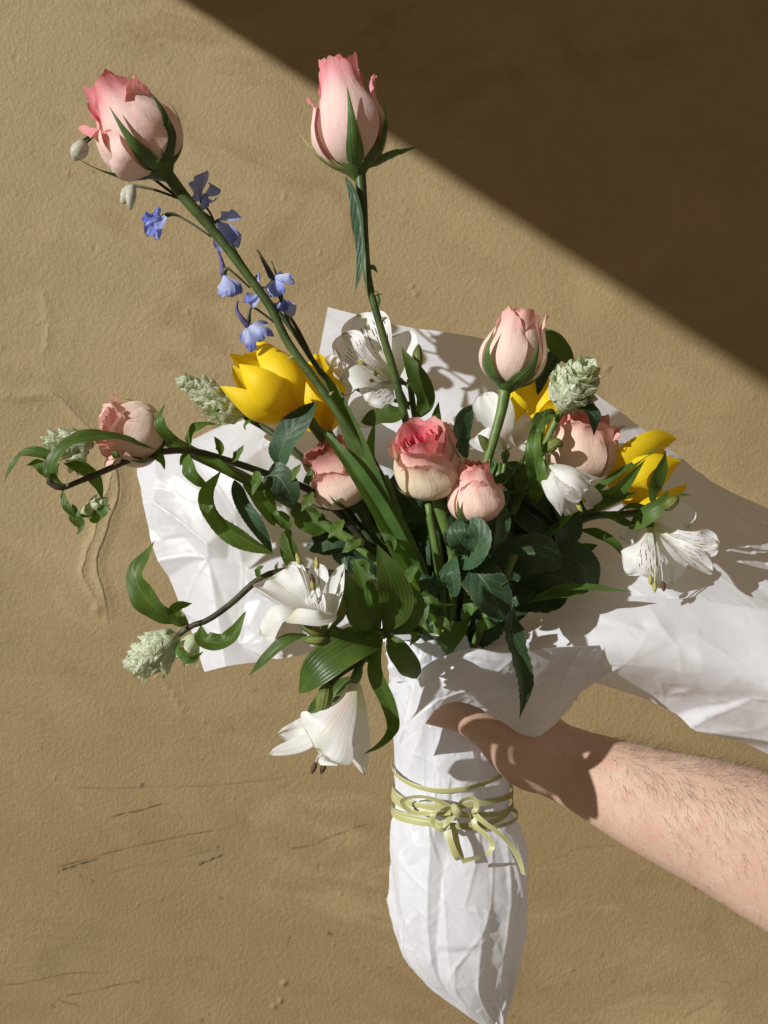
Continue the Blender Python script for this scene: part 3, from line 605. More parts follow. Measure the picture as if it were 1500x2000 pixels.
# ------------------------------------------------------------------ arm and hand
def limb(pts, n=26, k=20):
    """pts rows: px, py, y, half width in the picture plane (px), half depth (px)"""
    p = np.asarray(pts, float); q = cr(p, n); c = np.array([P(*r[:3]) for r in q]); T = nrm(np.gradient(c, axis=0))
    Y = np.broadcast_to(np.array([0, 1., 0]), T.shape); B = nrm(np.cross(T, Y)); 
    flat = np.linalg.norm(np.cross(T, Y), axis=1) < .35
    if flat.any():
        B = nrm(np.where(flat[:, None], np.array([0, 0, 1.])-T*T[:, 2:3], B))
    N = np.cross(B, T); a = np.arange(k)/k*2*np.pi
    V = c[:, None]+B[:, None]*(q[:, 3]/3000)[:, None, None]*np.cos(a)[None, :, None]+N[:, None]*(q[:, 4]/3000)[:, None, None]*np.sin(a)[None, :, None]
    caps = []
    for e, s_ in ((0, -1), (-1, 1)):   # rounded end
        for f in (.45, .8, .97):
            rr = math.sqrt(1-f*f); mid = c[e]+T[e]*s_*f*min(q[e, 3], q[e, 4])/3000
            caps.append((e, f, mid+(V[e]-c[e])*rr))
    first = [x for e, f, x in caps if e == 0][::-1]; last = [x for e, f, x in caps if e == -1]
    R = np.concatenate([np.stack(first), V, np.stack(last)]); m = len(R)
    Vv = R.reshape(-1, 3); qd = grid_faces(m, k, True); Vv = np.concatenate([Vv, R[0].mean(0)[None], R[-1].mean(0)[None]]); j = np.arange(k)
    tr = np.concatenate([np.stack([(j+1) % k, j, np.full(k, m*k)], 1), np.stack([(m-1)*k+j, (m-1)*k+(j+1) % k, np.full(k, m*k+1)], 1)])
    return Vv, qd, tr, np.zeros((len(Vv), 2))
ARM = [(1720, 1762, -.035, 152, 140), (1500, 1655, -.022, 137, 122), (1400, 1612, -.016, 123, 110), (1300, 1575, -.010, 107, 97), (1210, 1537, -.004, 92, 82), (1140, 1507, .0, 79, 66), (1085, 1484, .004, 74, 60), (1045, 1468, .010, 76, 56)]
fing = []
for k, (py0, L, r) in enumerate([(1378, 1.0, 27), (1412, 1.06, 28), (1447, 1.0, 27), (1478, .84, 24)]):
    x1 = 990-150*L
    fing.append(limb([(1035, py0+18, .030, r*1.15, r*1.15), (995, py0+8, .040, r*1.08, r*1.08), (930, py0+2, .043, r, r), (930-.55*(930-x1), py0, .042, r*.95, r*.95), (x1, py0+2, .033, r*.82, r*.82), (x1-10, py0+4, .022, r*.74, r*.74)], 24, 14))
parts = [limb(ARM, 40, 28),
         limb([(1080, 1480, .006, 72, 52), (1030, 1448, .020, 78, 46), (1000, 1432, .032, 76, 38)], 14, 22),          # back of the hand
         limb([(1100, 1494, -.004, 62, 46), (1040, 1478, -.012, 66, 46), (1000, 1458, -.024, 54, 40), (958, 1427, -.031, 40, 34), (925, 1408, -.036, 35, 30), (895, 1396, -.038, 32, 28), (862, 1388, -.038, 31, 25), (836, 1384, -.037, 29, 23), (812, 1380, -.035, 22, 18)], 40, 22),  # thumb
         limb([(1070, 1520, .0, 34, 40), (1035, 1508, .006, 34, 40), (1010, 1490, .022, 34, 36)], 12, 16)]+fing
V, q, t, u = join(parts)
tmp = bpy.data.objects.new('tmp', mesh('tmp', V, q, tris=t)); sc.collection.objects.link(tmp)
md = tmp.modifiers.new('r', 'REMESH'); md.mode = 'VOXEL'; md.voxel_size = .0016
ms = tmp.modifiers.new('s', 'SMOOTH'); ms.factor = .5; ms.iterations = 14
dg = bpy.context.evaluated_depsgraph_get(); em = tmp.evaluated_get(dg).to_mesh()
nvv = len(em.vertices); AV = np.empty(nvv*3, np.float32); em.vertices.foreach_get('co', AV); AV = AV.reshape(-1, 3).astype(float)
AN = np.empty(nvv*3, np.float32); em.vertices.foreach_get('normal', AN); AN = AN.reshape(-1, 3).astype(float)
af = [tuple(p.vertices) for p in em.polygons]
AQ = np.array([f for f in af if len(f) == 4]); AT = np.array([f for f in af if len(f) == 3]).reshape(-1, 3)
tmp.evaluated_get(dg).to_mesh_clear(); bpy.data.objects.remove(tmp)
# skin creases at the thumb joint and wrist
def crease(p0, p1, dep, wd):
    global AV
    a_, b_ = P(*p0), P(*p1); d = b_-a_; t_ = np.clip(((AV-a_)@d)/d.dot(d), 0, 1); dist = np.linalg.norm(AV-(a_+t_[:, None]*d), axis=1)
    AV = AV-AN*(dep*np.exp(-(dist/wd)**2)*sstep(t_, 0, .15)*sstep(t_, 1, .85))[:, None]
for dx in (-8, 2, 11): crease((868+dx, 1358, -.048), (876+dx, 1404, -.045), .0007, .0011)
crease((925, 1440, -.046), (972, 1418, -.046), .0009, .0014); crease((936, 1452, -.044), (985, 1424, -.042), .0009, .0013)
crease((1040, 1460, -.026), (1075, 1540, -.018), .0007, .0016); crease((1060, 1452, -.024), (1098, 1545, -.014), .0006, .0015)
person = thing('person', P(1500, 1655, -.02), "person's bare hairy forearm reaching in from the right, hand gripping the paper", 'person')
obj('arm', AV, AQ, M['skin'], person, tris=AT)
# arm hair
r = np.random.default_rng(5); arm_c = np.array([P(*p[:3]) for p in ARM]); cand = np.where((AV[:, 0] > P(1120, 0)[0]) & (AN[:, 1] < .35))[0]
axis = nrm(P(1120, 1495)-P(1500, 1655)); upw = np.array([0, 0, 1.]); hv, hq, ht, hu, off = [], [], [], [], 0
wgt = (.06+np.clip(AN[cand, 2]*.8+.30, 0, 1)**1.5)*sstep(AV[cand, 0], P(1110, 0)[0], P(1260, 0)[0]); pick = r.choice(cand, 2600, p=wgt/wgt.sum())
for i in pick:
    b0 = AV[i]+r.normal(0, .0007, 3)*np.array([1, .2, 1]); n0 = AN[i]; b0 = b0-n0*.0003
    g = -.25*axis+n0*r.uniform(.35, .75)-upw*(.55 if n0[2] < .75 else .05)+r.normal(0, .17, 3); g = nrm(g); L = r.uniform(.006, .0125)*(.55+.45*np.clip(n0[2]+.5, 0, 1))
    bend = r.normal(0, .22, 3)-upw*.35+axis*r.uniform(-.3, .4)
    tt = np.linspace(0, 1, 5)[:, None]; path = b0+g*L*tt+bend*L*.45*tt**2
    inn = np.einsum('ij,j->i', path-b0, n0); path = path+n0*np.maximum(.0006*tt[:, 0]-inn, 0)[:, None]
    V_, q_, t_, u_ = tube_mesh(path, np.linspace(.000058, .00002, 5), 3); hv.append(V_); hq.append(q_+off); ht.append(t_+off); off += len(V_)
o = obj('arm_hair', np.concatenate(hv), np.concatenate(hq), M['hair'], person, tris=np.concatenate(ht)); o['kind'] = 'stuff'

# ------------------------------------------------------------------ roses
def frame(axis, roll=0.):
    z = np.asarray(axis, float); z = z/np.linalg.norm(z); ref = np.array([0, -1., 0])
    if abs(z.dot(ref)) > .95: ref = np.array([0, 0, 1.])
    x = ref-z*z.dot(ref); x /= np.linalg.norm(x); y = np.cross(z, x)
    return np.stack([x*math.cos(roll)+y*math.sin(roll), y*math.cos(roll)-x*math.sin(roll), z], 1)   # columns
BUD = ([0, .06, .16, .32, .5, .7, .86, 1], [.16, .52, .82, 1.0, .98, .80, .64, .58])
def rose_head(root, base, axis, h, r, roll=0., n=15, openy=0., seed=0, pale=(.80, .56, .49), deep=(.80, .24, .30), core=(.86, .17, .27), outer=(), sep=(), sepmat='sepal', lipmax=.35, gap=.0, ocol=None):
    R_ = np.random.default_rng(seed); Fm = frame(axis, roll); base = np.asarray(base, float); W = lambda L: base+L@Fm.T
    prof = (BUD[0], [a+openy*b for a, b in zip(BUD[1], [0, 0, .02, .05, .12, .28, .48, .62])])
    # receptacle: the green cup under the petals
    zz = np.array([-.10, -.07, -.02, .02, .06, .09, .10])*h; rr = np.array([.10, .16, .30, .40, .43, .34, .02])*r
    a = np.arange(16)/16*2*np.pi; Vr = np.stack([rr[:, None]*np.cos(a), rr[:, None]*np.sin(a), np.repeat(zz[:, None], 16, 1)], -1)
    head = obj('flower_head', W(Vr.reshape(-1, 3)), grid_faces(7, 16, True), M['rose_stem'], root, uv=np.zeros((112, 2)), origin=base)
    nu, nv = 25, 28; u = np.linspace(-1, 1, nu)[None]; v = np.linspace(0, 1, nv)[:, None]
    def petal(Rp, H, phi, half, lip, tuck, f, peel=0., cols=None, ruf=1., drop=0.):
        ang = phi+half*u*curve(v, [0, .15, .5, .85, 1], [.55, .85, 1.0, .98, .84])
        ph1, ph2 = R_.uniform(0, 6.28, 2)
        top = 1-(.14+.10*R_.uniform())*np.abs(u)**2.4+.022*np.exp(-(u/.16)**2)+.012*ruf*np.sin(u*9+ph1)+.009*ruf*np.sin(u*19+ph2)
        v0 = .74; s = np.clip((v-v0)/(1-v0), 0, 1); th = lip*3.4*s**1.25*(.8+.3*np.cos(u*2.0+ph1))     # the lip rolls back on an arc
        dz = np.concatenate([np.zeros((1, nu)), np.cumsum(np.cos((th[1:]+th[:-1])/2)*np.diff(v, axis=0), 0)], 0)*np.ones_like(u)
        dr = np.concatenate([np.zeros((1, nu)), np.cumsum(np.sin((th[1:]+th[:-1])/2)*np.diff(v, axis=0), 0)], 0)*np.ones_like(u)
        z = H*dz*(1+(top-1)*sstep(v, .35, 1)); rad = Rp*curve(v, *prof)*(1+tuck*u)+H*dr*.9
        rad = rad+Rp*peel*np.maximum(v-.15, 0)**1.7+Rp*.04*np.abs(u)**4*sstep(v, .3, .8)
        rad = rad+Rp*.03*ruf*np.sin(u*6+ph2)*sstep(v, .7, 1)+Rp*.012*np.sin(u*9+ph1+6*v)*sstep(v, .15, .5)
        z = z-H*.20*peel*s**2
        V = np.stack([rad*np.cos(ang), rad*np.sin(ang), np.broadcast_to(z, ang.shape)], -1)
        e = np.clip(sstep(v, .60, 1.02)*.78+.25*np.abs(u)**3*v**2, 0, 1)
        k = np.clip(e*(.85)+(1-f)*.75, 0, 1)[..., None]
        c0 = np.array(cols[0] if cols else pale); c1 = np.array(cols[1] if cols else deep)
        c = c0*(1-k)+(c1*f+np.array(core)*(1-f))*k
        gb = (sstep(v, .22, .0)*.5*np.ones_like(u))[..., None]; c = c*(1-gb)+np.array([.66, .62, .38])*gb
        c = np.broadcast_to(c, V.shape).reshape(-1, 3)
        uv = np.stack([np.broadcast_to(u*.5+.5, ang.shape), np.broadcast_to(v, ang.shape)], -1).reshape(-1, 2)
        obj('petal', W(V.reshape(-1, 3)), grid_faces(nv, nu), M['rose'], head, uv=uv, col=c, origin=base)
    for i in range(n):
        f = i/(n-1); Rp = r*(.10+.84*f**.85); H = h*(.93-.05*(1-f)+.05*R_.uniform(-1, 1)) if f > .25 else h*(.90+.03*R_.uniform(-1, 1))
        petal(Rp, H*(1-.05*max(0, f-.75)*4), i*2.39996+R_.normal(0, .12), 1.75-.55*f, (.03+lipmax*f*f*R_.uniform(.3, 1)), .085*(1-gap), f, ruf=.6+.5*f)
    for (phi, hh, half, peel, lip, rs) in outer:
        petal(r*rs, h*hh, phi, half, lip, .05, 1.0, peel=peel, ruf=1.2, cols=ocol)
    for (phi, L, wd, peel, mt) in sep:   # sepals hug the bud, then leave it
        t_ = np.linspace(0, 1, 9); zz_ = h*L*t_*.98-.02*h
        rad = r*(curve(np.clip(t_*L, 0, 1), *BUD)+.05+.03*t_)+r*peel*t_**2.0
        if peel > .8: zz_ = zz_-h*L*.75*t_**2*min(peel-.4, 1.6)
        w3 = W(np.stack([rad*np.cos(phi+.10*t_), rad*np.sin(phi+.10*t_), zz_], 1))
        nout = Fm@np.array([math.cos(phi), math.sin(phi), .2])
        blade('sepal', w3, wd, M[mt], head, 'sepal', face=tuple(nout), under=True, world=True, cup=-.35, seg=20, nu=7, wave=.12)
    return head
def thorns(root_stem, pts, spots, size=.0035):
    p = cr(PS(pts), 60)
    for t_, sx, sy in spots:
        k = int(t_*59); b = p[k]; d = D(sx, sy, -.2); V, q, tr, u = tube_mesh(np.array([b, b+d*size*1.0, b+d*size*1.9+np.array([0, 0, -.0012])]), [.0020, .0011, .0002], 6)
        obj('thorn', V, q, M['thorn'], root_stem, tris=tr, uv=u)
def mkrose(label, base, axis, h, r, stem, srad, leaves=(), thorn=(), smat='rose_stem', **k):
    root = thing('rose', P(*stem[-1]), label, 'rose', 'pink roses in the bouquet')
    st = tube('stem', stem, srad, M[smat], root, 12, knob=.05); thorns(st, stem, thorn)
    sc_ = (DIST+base[2])/DIST; k['sep'] = [(a_, b_, c_*sc_*.92, d_, e_) for a_, b_, c_, d_, e_ in k.get('sep', ())]; rose_head(root, P(*base), axis, h/3000.*sc_*.97, r/3000.*sc_*.95, **k)
    for L in leaves:
        pts, wd = L[0], L[1]*.86; kw = dict(prof='round', fold=.22, wave=.10, ser=.10, nser=20, seg=40); kw.update(L[2] if len(L) > 2 else {})
        blade('leaf', pts, wd, M[kw.pop('mat', 'rose_leaf')], root, **kw)
    return root
PALE = dict(pale=(.88, .68, .61), deep=(.80, .33, .36), core=(.82, .30, .34)); PEACH = dict(pale=(.91, .77, .66), deep=(.86, .50, .46), core=(.82, .38, .38))
pi = math.pi
mkrose('pink rose bud at top left on the longest tilted stem', (318, 334, -.045), D(-128, -175, -.10*200), 218, 82,
       [(320, 330, -.045), (360, 385, -.042), (420, 455, -.040), (478, 530, -.038), (528, 600, -.037), (562, 668, -.036), (622, 752, -.036), (690, 850, -.035), (745, 945, -.030), (800, 1060, -.022), (850, 1200, -.008), (872, 1330, 0)],
       [.0038, .0031, .0027, .0026, .0026, .0026, .0026, .0026, .0027, .0028], thorn=[(.27, -.2, -1), (.38, -1, .1), (.47, .6, -.8), (.60, .9, .2), (.72, -.7, .5)],
       roll=.3, seed=4, n=15, lipmax=.30, outer=[(.75, .80, .8, .10, .35, 1.02), (-1.3, .55, .6, .18, .10, 1.04), (-2.0, .82, .9, .32, .55, .98)],
       sep=[(-.55, .62, 34, .05, 'sepal'), (.55, .62, 40, .06, 'sepal'), (1.5, .55, 34, .22, 'sepal'), (-1.75, .62, 28, .75, 'sepal'), (3.0, .5, 30, .3, 'sepal')], pale=(.90, .71, .64), deep=(.86, .22, .29))
mkrose('tall pink rose bud at top centre on an upright stem', (696, 332, -.03), D(-42, -225, -10), 232, 76,
       [(702, 328, -.03), (708, 400, -.03), (712, 470, -.03), (719, 545, -.03), (742, 635, -.028), (768, 722, -.025), (790, 810, -.02), (818, 920, -.01), (845, 1040, .0), (865, 1180, .005), (876, 1330, .005)],
       [.0036, .0027, .0025, .0026, .0026, .0027, .0028, .0028, .0029], thorn=[(.24, .9, -.2), (.30, .8, -.6)], smat='rose_stem',
       leaves=[([(676, 346, -.032), (692, 378, -.036), (704, 430, -.038), (709, 490, -.038), (703, 540, -.037), (691, 580, -.036)], 34, dict(prof='lance', fold=.7, face=(-.9, -.2, -1), ser=.0)),
               ([(716, 535, -.031), (727, 522, -.033), (738, 533, -.034)], 13, dict(prof='ovate', mat='sepal', ser=0)), ([(735, 612, -.029), (741, 590, -.031), (736, 565, -.033)], 8, dict(prof='ovate', mat='sepal', ser=0)),
               ([(792, 800, -.02), (770, 808, -.022), (735, 815, -.02), (704, 824, -.016)], 58, dict(prof='round', fold=.12, mat='lily_leaf', face=(-.1, -.8, -1), ser=0))],
       roll=-.1, seed=9, n=15, lipmax=.16, outer=[(1.75, .82, .55, .20, .30, 1.0), (-1.5, .72, .6, .28, .25, 1.0)],
       sep=[(.12, .62, 36, .04, 'sepal'), (1.25, .62, 34, .08, 'sepal'), (-1.45, .48, 44, .35, 'sepal_pale'), (1.75, .26, 28, .9, 'sepal'), (-2.6, .42, 24, .5, 'sepal')], pale=(.90, .73, .67), deep=(.87, .24, .34))
mkrose('pale peach rose bud standing before the right half of the paper', (990, 755, -.02), D(26, -150, -20), 168, 68,
       [(988, 752, -.02), (980, 800, -.02), (962, 865, -.018), (945, 925, -.015), (925, 1010, -.008), (905, 1120, 0), (890, 1330, .003)], [.0038, .0027, .0026, .0027, .0028], smat='light_stem',
       leaves=[([(1050, 770, .0), (1062, 720, .005), (1085, 690, .01), (1064, 640, .012)], 40, dict(prof='lance', face=(.3, -.3, -1))), ([(1062, 642, .0), (1080, 665, -.002), (1105, 695, -.004), (1124, 722, -.004)], 44, dict(prof='lance', fold=.3, mat='sprig_leaf', ser=0)),
               ([(912, 895, .0), (898, 860, -.004), (904, 825, -.004), (922, 792, .0)], 52, dict(fold=.2, face=(.6, -.1, -1))), ([(985, 960, .0), (1010, 985, -.004), (1045, 1010, -.01), (1085, 1045, -.012)], 95, dict(fold=.1, face=(.5, -.1, -1))),
               ([(1020, 935, .0), (1062, 965, -.005), (1110, 1005, -.008), (1118, 1040, -.006)], 100, dict(fold=.1, face=(.5, -.2, -1))), ([(945, 1000, .0), (975, 1030, -.012), (965, 1085, -.014), (985, 1130, -.01)], 70, dict(face=(.4, .1, -1)))],
       roll=.2, seed=13, n=13, lipmax=.10, outer=[(1.4, .95, .6, .14, .20, 1.0)], sep=[(.30, .60, 46, .03, 'sepal'), (-1.15, .66, 40, .06, 'sepal'), (1.55, .6, 34, .16, 'sepal'), (2.8, .5, 30, .2, 'sepal')], **PEACH)
mkrose('peach rose lying sideways at the far left behind a brown stem', (318, 856, -.034), D(-118, -14, -70), 132, 64,
       [(320, 856, -.034), (352, 872, -.026), (395, 893, -.018), (480, 935, -.008), (570, 985, -.004), (660, 1040, -.004), (735, 1085, -.004), (810, 1180, .0), (862, 1330, .0)], [.0042, .0034, .0032, .0034], thorn=[(.42, .3, -1), (.60, .4, -1), (.68, .5, -1)], smat='light_stem',
       leaves=[([(432, 920, -.004), (412, 965, -.012), (432, 1020, -.016), (488, 1058, -.014), (536, 1082, -.012)], 50, dict(fold=.6, face=(-.7, .0, -1), mat='sprig_leaf', wave=.2)), ([(458, 938, -.004), (470, 985, -.018), (500, 1030, -.022), (532, 1080, -.018)], 40, dict(fold=.5, face=(.6, -.2, -1))),
               ([(480, 935, -.002), (500, 960, -.01), (520, 990, -.012), (536, 1028, -.010)], 50, dict(face=(.5, -.2, -1), fold=.3, mat='sprig_leaf')),
               ([(545, 915, -.02), (548, 880, -.03), (575, 835, -.034), (618, 785, -.032)], 70, dict(fold=.18, face=(-.35, -.3, -1))), ([(515, 932, -.02), (540, 930, -.03), (560, 955, -.032), (574, 988, -.026)], 66, dict(fold=.15, face=(-.2, -.5, -1))),
               ([(640, 1035, -.004), (610, 1020, -.006), (580, 1000, -.006), (566, 1002, -.004)], 60, dict(face=(-.1, -.3, -1), fold=.1, mat='sprig_leaf')), ([(565, 1035, -.01), (556, 1018, -.012), (540, 1005, -.012), (536, 996, -.01)], 32, dict(mat='sprig_leaf')),
               ([(690, 1062, .0), (650, 1050, .004), (620, 1062, .006), (596, 1070, .008)], 62, dict(face=(0, -.6, -1), fold=.1)), ([(590, 1120, -.004), (570, 1085, -.008), (562, 1055, -.008), (565, 1030, -.006)], 44, dict(face=(-.4, -.1, -1), fold=.3, mat='sprig_leaf'))],
       roll=0., seed=21, n=14, openy=.25, lipmax=.42, outer=[(1.2, .95, .8, .12, .4, 1.0), (2.6, .95, .8, .15, .4, 1.0), (-1.6, .9, .8, .2, .5, 1.0)], sep=[(-.9, .6, 40, .2, 'sepal'), (.6, .5, 40, .15, 'sepal_pale'), (2.0, .6, 36, .3, 'sepal'), (-2.3, .5, 36, .2, 'sepal')], **PEACH)
mkrose('deep pink centred rose at the middle of the bouquet facing up', (846, 952, -.046), D(-26, -84, -84), 158, 66,
       [(850, 958, -.050), (866, 1010, -.046), (882, 1062, -.040), (886, 1085, -.036), (884, 1180, -.016), (880, 1330, -.004)], [.0042, .0034, .0034, .0036], thorn=[(.33, .9, -.1), (.36, -.8, .3)], smat='light_stem',
       leaves=[([(905, 1098, -.046), (930, 1118, -.062), (955, 1150, -.066), (984, 1212, -.056)], 92, dict(fold=.16, face=(-.25, -.55, -1), seg=46)), ([(884, 1092, -.046), (880, 1115, -.060), (886, 1140, -.060), (884, 1166, -.052)], 50, dict(fold=.3, face=(-.6, -.2, -1))),
               ([(888, 1075, -.040), (898, 1045, -.046), (915, 1010, -.046), (935, 990, -.040)], 78, dict(fold=.1, face=(.2, -.3, -1))), ([(900, 1095, -.046), (928, 1078, -.070), (936, 1045, -.078), (924, 1004, -.074)], 70, dict(fold=.2, face=(-.3, -.4, -1))),
               ([(866, 1150, -.030), (850, 1140, -.040), (838, 1135, -.042), (824, 1120, -.036)], 50, dict(fold=-.3, face=(.3, -.2, -1))), ([(842, 1000, -.02), (815, 990, -.026), (790, 965, -.026), (770, 925, -.02)], 80, dict(fold=.1, face=(.3, .2, -1)))],
       roll=.2, seed=30, n=20, openy=.34, lipmax=.20, outer=[(.75, .60, .8, .05, .10, 1.05), (-.6, .74, .8, .06, .14, 1.03), (1.9, .8, .7, .14, .25, 1.02), (-1.9, .85, .8, .08, .2, 1.0)],
       sep=[(.5, .42, 28, .10, 'sepal'), (1.5, .55, 34, .2, 'sepal'), (-1.3, .5, 34, .25, 'sepal_pale')], pale=(.90, .71, .61), deep=(.86, .31, .38), core=(.88, .19, .31), ocol=((.86, .78, .58), (.82, .50, .42)))
mkrose('small pink rose low at centre right between dark leaves', (930, 1022, -.058), D(-10, -130, -24), 134, 60,
       [(930, 1020, -.058), (928, 1080, -.046), (915, 1160, -.024), (895, 1330, -.004)], [.004, .0034, .0036], leaves=[([(925, 1085, -.05), (905, 1065, -.068), (893, 1040, -.072), (903, 1012, -.068)], 58, dict(face=(-.5, -.3, -1))),
       ([(950, 1080, -.046), (974, 1050, -.066), (980, 1010, -.068), (968, 960, -.062)], 40, dict(face=(.6, -.1, -1), fold=.4)), ([(960, 1100, -.03), (1005, 1085, -.04), (1050, 1080, -.044), (1100, 1105, -.036)], 90, dict(face=(.5, 0, -1)))],
       roll=.5, seed=37, n=14, openy=.10, lipmax=.25, outer=[(-.5, .72, .8, .12, .2, 1.0), (1.3, .6, .6, .3, .3, 1.0)], sep=[(.8, .5, 34, .1, 'sepal'), (-1.2, .5, 34, .1, 'sepal')], pale=(.91, .71, .60), deep=(.87, .34, .37), core=(.82, .30, .32))
mkrose('peach rose half hidden behind the long tulip leaves at left', (694, 978, -.006), D(-70, -110, -50), 142, 66,
       [(694, 976, -.006), (735, 1040, .0), (790, 1120, .004), (850, 1220, .006), (868, 1330, .006)], [.0042, .0034, .0034], leaves=[([(612, 930, -.02), (598, 945, -.024), (606, 915, -.026), (590, 905, -.026)], 16, dict(prof='lance', mat='sprig_leaf', ser=0)),
       ([(720, 1030, .01), (690, 1040, .012), (640, 1060, .016), (600, 1065, .02)], 70, dict(face=(0, -.4, -1))), ([(760, 1080, .01), (730, 1090, .008), (700, 1110, .01), (660, 1150, .012)], 80, dict(face=(-.2, -.2, -1)))],
       roll=.1, seed=44, n=15, openy=.35, lipmax=.32, outer=[(-.6, .75, .8, .1, .2, 1.02), (.5, .7, .7, .08, .15, 1.03)], sep=[(-1.4, .7, 26, .5, 'sepal'), (-.6, .5, 24, .3, 'sepal'), (1.4, .5, 34, .15, 'sepal')], pale=(.91, .72, .60), deep=(.87, .36, .38), core=(.82, .32, .34))
mkrose('large peach pink rose at right with dark leaf across its rim', (1118, 934, .004), D(20, -128, -40), 142, 78,
       [(1118, 930, .004), (1100, 990, .006), (1050, 1070, .008), (980, 1160, .008), (905, 1330, .005)], [.0044, .0034, .0036],
       leaves=[([(1080, 1020, .0), (1100, 990, -.006), (1108, 1030, -.012), (1090, 1075, -.01)], 80, dict(face=(.5, .1, -1))), ([(1030, 1090, .0), (1080, 1085, -.01), (1130, 1100, -.014), (1168, 1150, -.008)], 90, dict(face=(.5, -.2, -1))),
               ([(1000, 1140, -.01), (1050, 1120, -.02), (1100, 1130, -.024), (1150, 1155, -.02)], 80, dict(face=(.4, -.2, -1))), ([(1004, 1180, -.034), (1000, 1230, -.060), (1014, 1290, -.070), (1024, 1350, -.064), (1014, 1406, -.056)], 56, dict(prof='lance', fold=.35, ser=.22, nser=16, face=(.5, 0, -1), seg=50, wave=.25)),
               ([(1095, 1110, .006), (1120, 1085, .004), (1145, 1072, .004), (1168, 1064, .006)], 40, dict(prof='lance', ser=0, mat='lily_leaf'))],
       roll=.6, seed=52, n=15, openy=.30, lipmax=.35, outer=[(.9, .9, .8, .15, .4, 1.0), (-1.0, .9, .9, .1, .3, 1.02)], sep=[(1.3, .62, 40, .12, 'sepal'), (-1.6, .5, 34, .1, 'sepal')], pale=(.90, .72, .58), deep=(.86, .44, .42), core=(.80, .32, .32))

# ------------------------------------------------------------------ tulips
def mktulip(label, base, petals, stem, leaves=(), srad=.0034):
    root = thing('tulip', P(*stem[-1]), label, 'tulip', 'yellow tulips in the bouquet')
    tube('stem', stem, srad, M['light_stem'], root, 12)
    V, q, t, u = tube_mesh(cr(np.array([P(*base), P(*base)+nrm(P(*stem[0])-P(*stem[1]))*.006]), 5), [.003, .0042, .0046, .004, .001], 12)
    head = obj('flower_head', V, q, M['tulip'], root, tris=t, uv=u)
    for (pts, wd, kw) in petals:
        k = dict(prof='tulip', cup=.55, wave=.05, seg=26, nu=13); k.update(kw); blade('petal', pts, wd*.88, M['tulip'], head, **k)
    for (pts, wd, kw) in leaves:
        k = dict(prof='strap', fold=.35, wave=.05, seg=50); k.update(kw); blade('leaf', pts, wd*.68, M['tulip_leaf'], root, **k)
mktulip('big open yellow tulip left of centre beside the tall rose stem', (588, 800, -.016),
        [([(588, 800, -.006), (545, 785, .010), (495, 735, .014), (448, 690, .004)], 76, dict(face=(.4, -.2, -1), cup=.4)),
         ([(588, 800, -.006), (570, 745, .018), (530, 705, .020), (474, 692, .010)], 84, dict(face=(-.2, .4, -1), cup=.4)),
         ([(588, 800, -.010), (525, 795, -.006), (485, 760, -.006), (453, 714, -.002)], 62, dict(face=(.5, -.3, -1), cup=.4)),
         ([(590, 800, -.020), (580, 752, -.038), (548, 704, -.036), (503, 658, -.014)], 84, dict(face=(.35, -.25, -1), cup=-.5)),
         ([(588, 803, -.020), (540, 780, -.046), (502, 746, -.050), (467, 711, -.040)], 84, dict(face=(-.1, .1, -1), cup=-.5)),
         ([(588, 806, -.018), (545, 814, -.034), (490, 796, -.042), (430, 755, -.038)], 70, dict(face=(-.1, .55, -1), cup=-.5))],
        [(592, 804, -.012), (640, 870, -.006), (720, 990, .0), (800, 1120, .004), (860, 1330, .002)],
        [([(850, 1210, -.016), (805, 1120, -.030), (752, 1000, -.036), (700, 870, -.034), (655, 770, -.028), (622, 712, -.020)], 66, dict(face=(-.5, -.2, -1))),
         ([(855, 1215, -.018), (800, 1110, -.038), (745, 1010, -.044), (690, 920, -.042), (625, 832, -.028)], 58, dict(face=(.4, -.3, -1), fold=.5))])
mktulip('orange yellow tulip behind the tall rose stem at left', (640, 842, .008),
        [([(640, 842, .016), (600, 800, .034), (596, 760, .034), (588, 728, .026)], 74, dict(face=(0, 0, -1))), ([(640, 842, .006), (615, 800, -.008), (606, 750, -.008), (616, 690, .006)], 78, dict(face=(.2, 0, 1), cup=.5)),
         ([(640, 842, .012), (650, 790, .020), (645, 740, .022), (622, 690, .018)], 70, dict(face=(0, .2, -1))), ([(640, 842, .006), (652, 800, -.004), (660, 760, .0), (645, 715, .008)], 60, dict(face=(-.6, 0, 1), cup=.4))],
        [(640, 845, .008), (690, 930, .010), (770, 1080, .010), (864, 1330, .006)], [([(850, 1230, .004), (790, 1100, .0), (742, 1000, -.004), (720, 900, -.006), (732, 820, -.004)], 52, dict(face=(.3, 0, -1)))])
mktulip('yellow tulip behind the pale peach rose at right', (1040, 862, .022),
        [([(1040, 862, .016), (1020, 820, .002), (1035, 775, .0), (1082, 733, .014)], 86, dict(face=(-.5, -.1, 1), cup=.5)), ([(1040, 862, .024), (1080, 830, .034), (1100, 790, .036), (1110, 760, .030)], 80, dict(face=(-.3, 0, -1))),
         ([(1040, 862, .018), (1075, 835, .006), (1100, 815, .006), (1122, 788, .014)], 70, dict(face=(.4, .4, 1), cup=.4)), ([(1040, 862, .026), (1030, 820, .040), (1050, 770, .042), (1070, 740, .034)], 80, dict(face=(0, 0, -1)))],
        [(1040, 866, .022), (1010, 960, .018), (950, 1120, .012), (895, 1330, .006)])
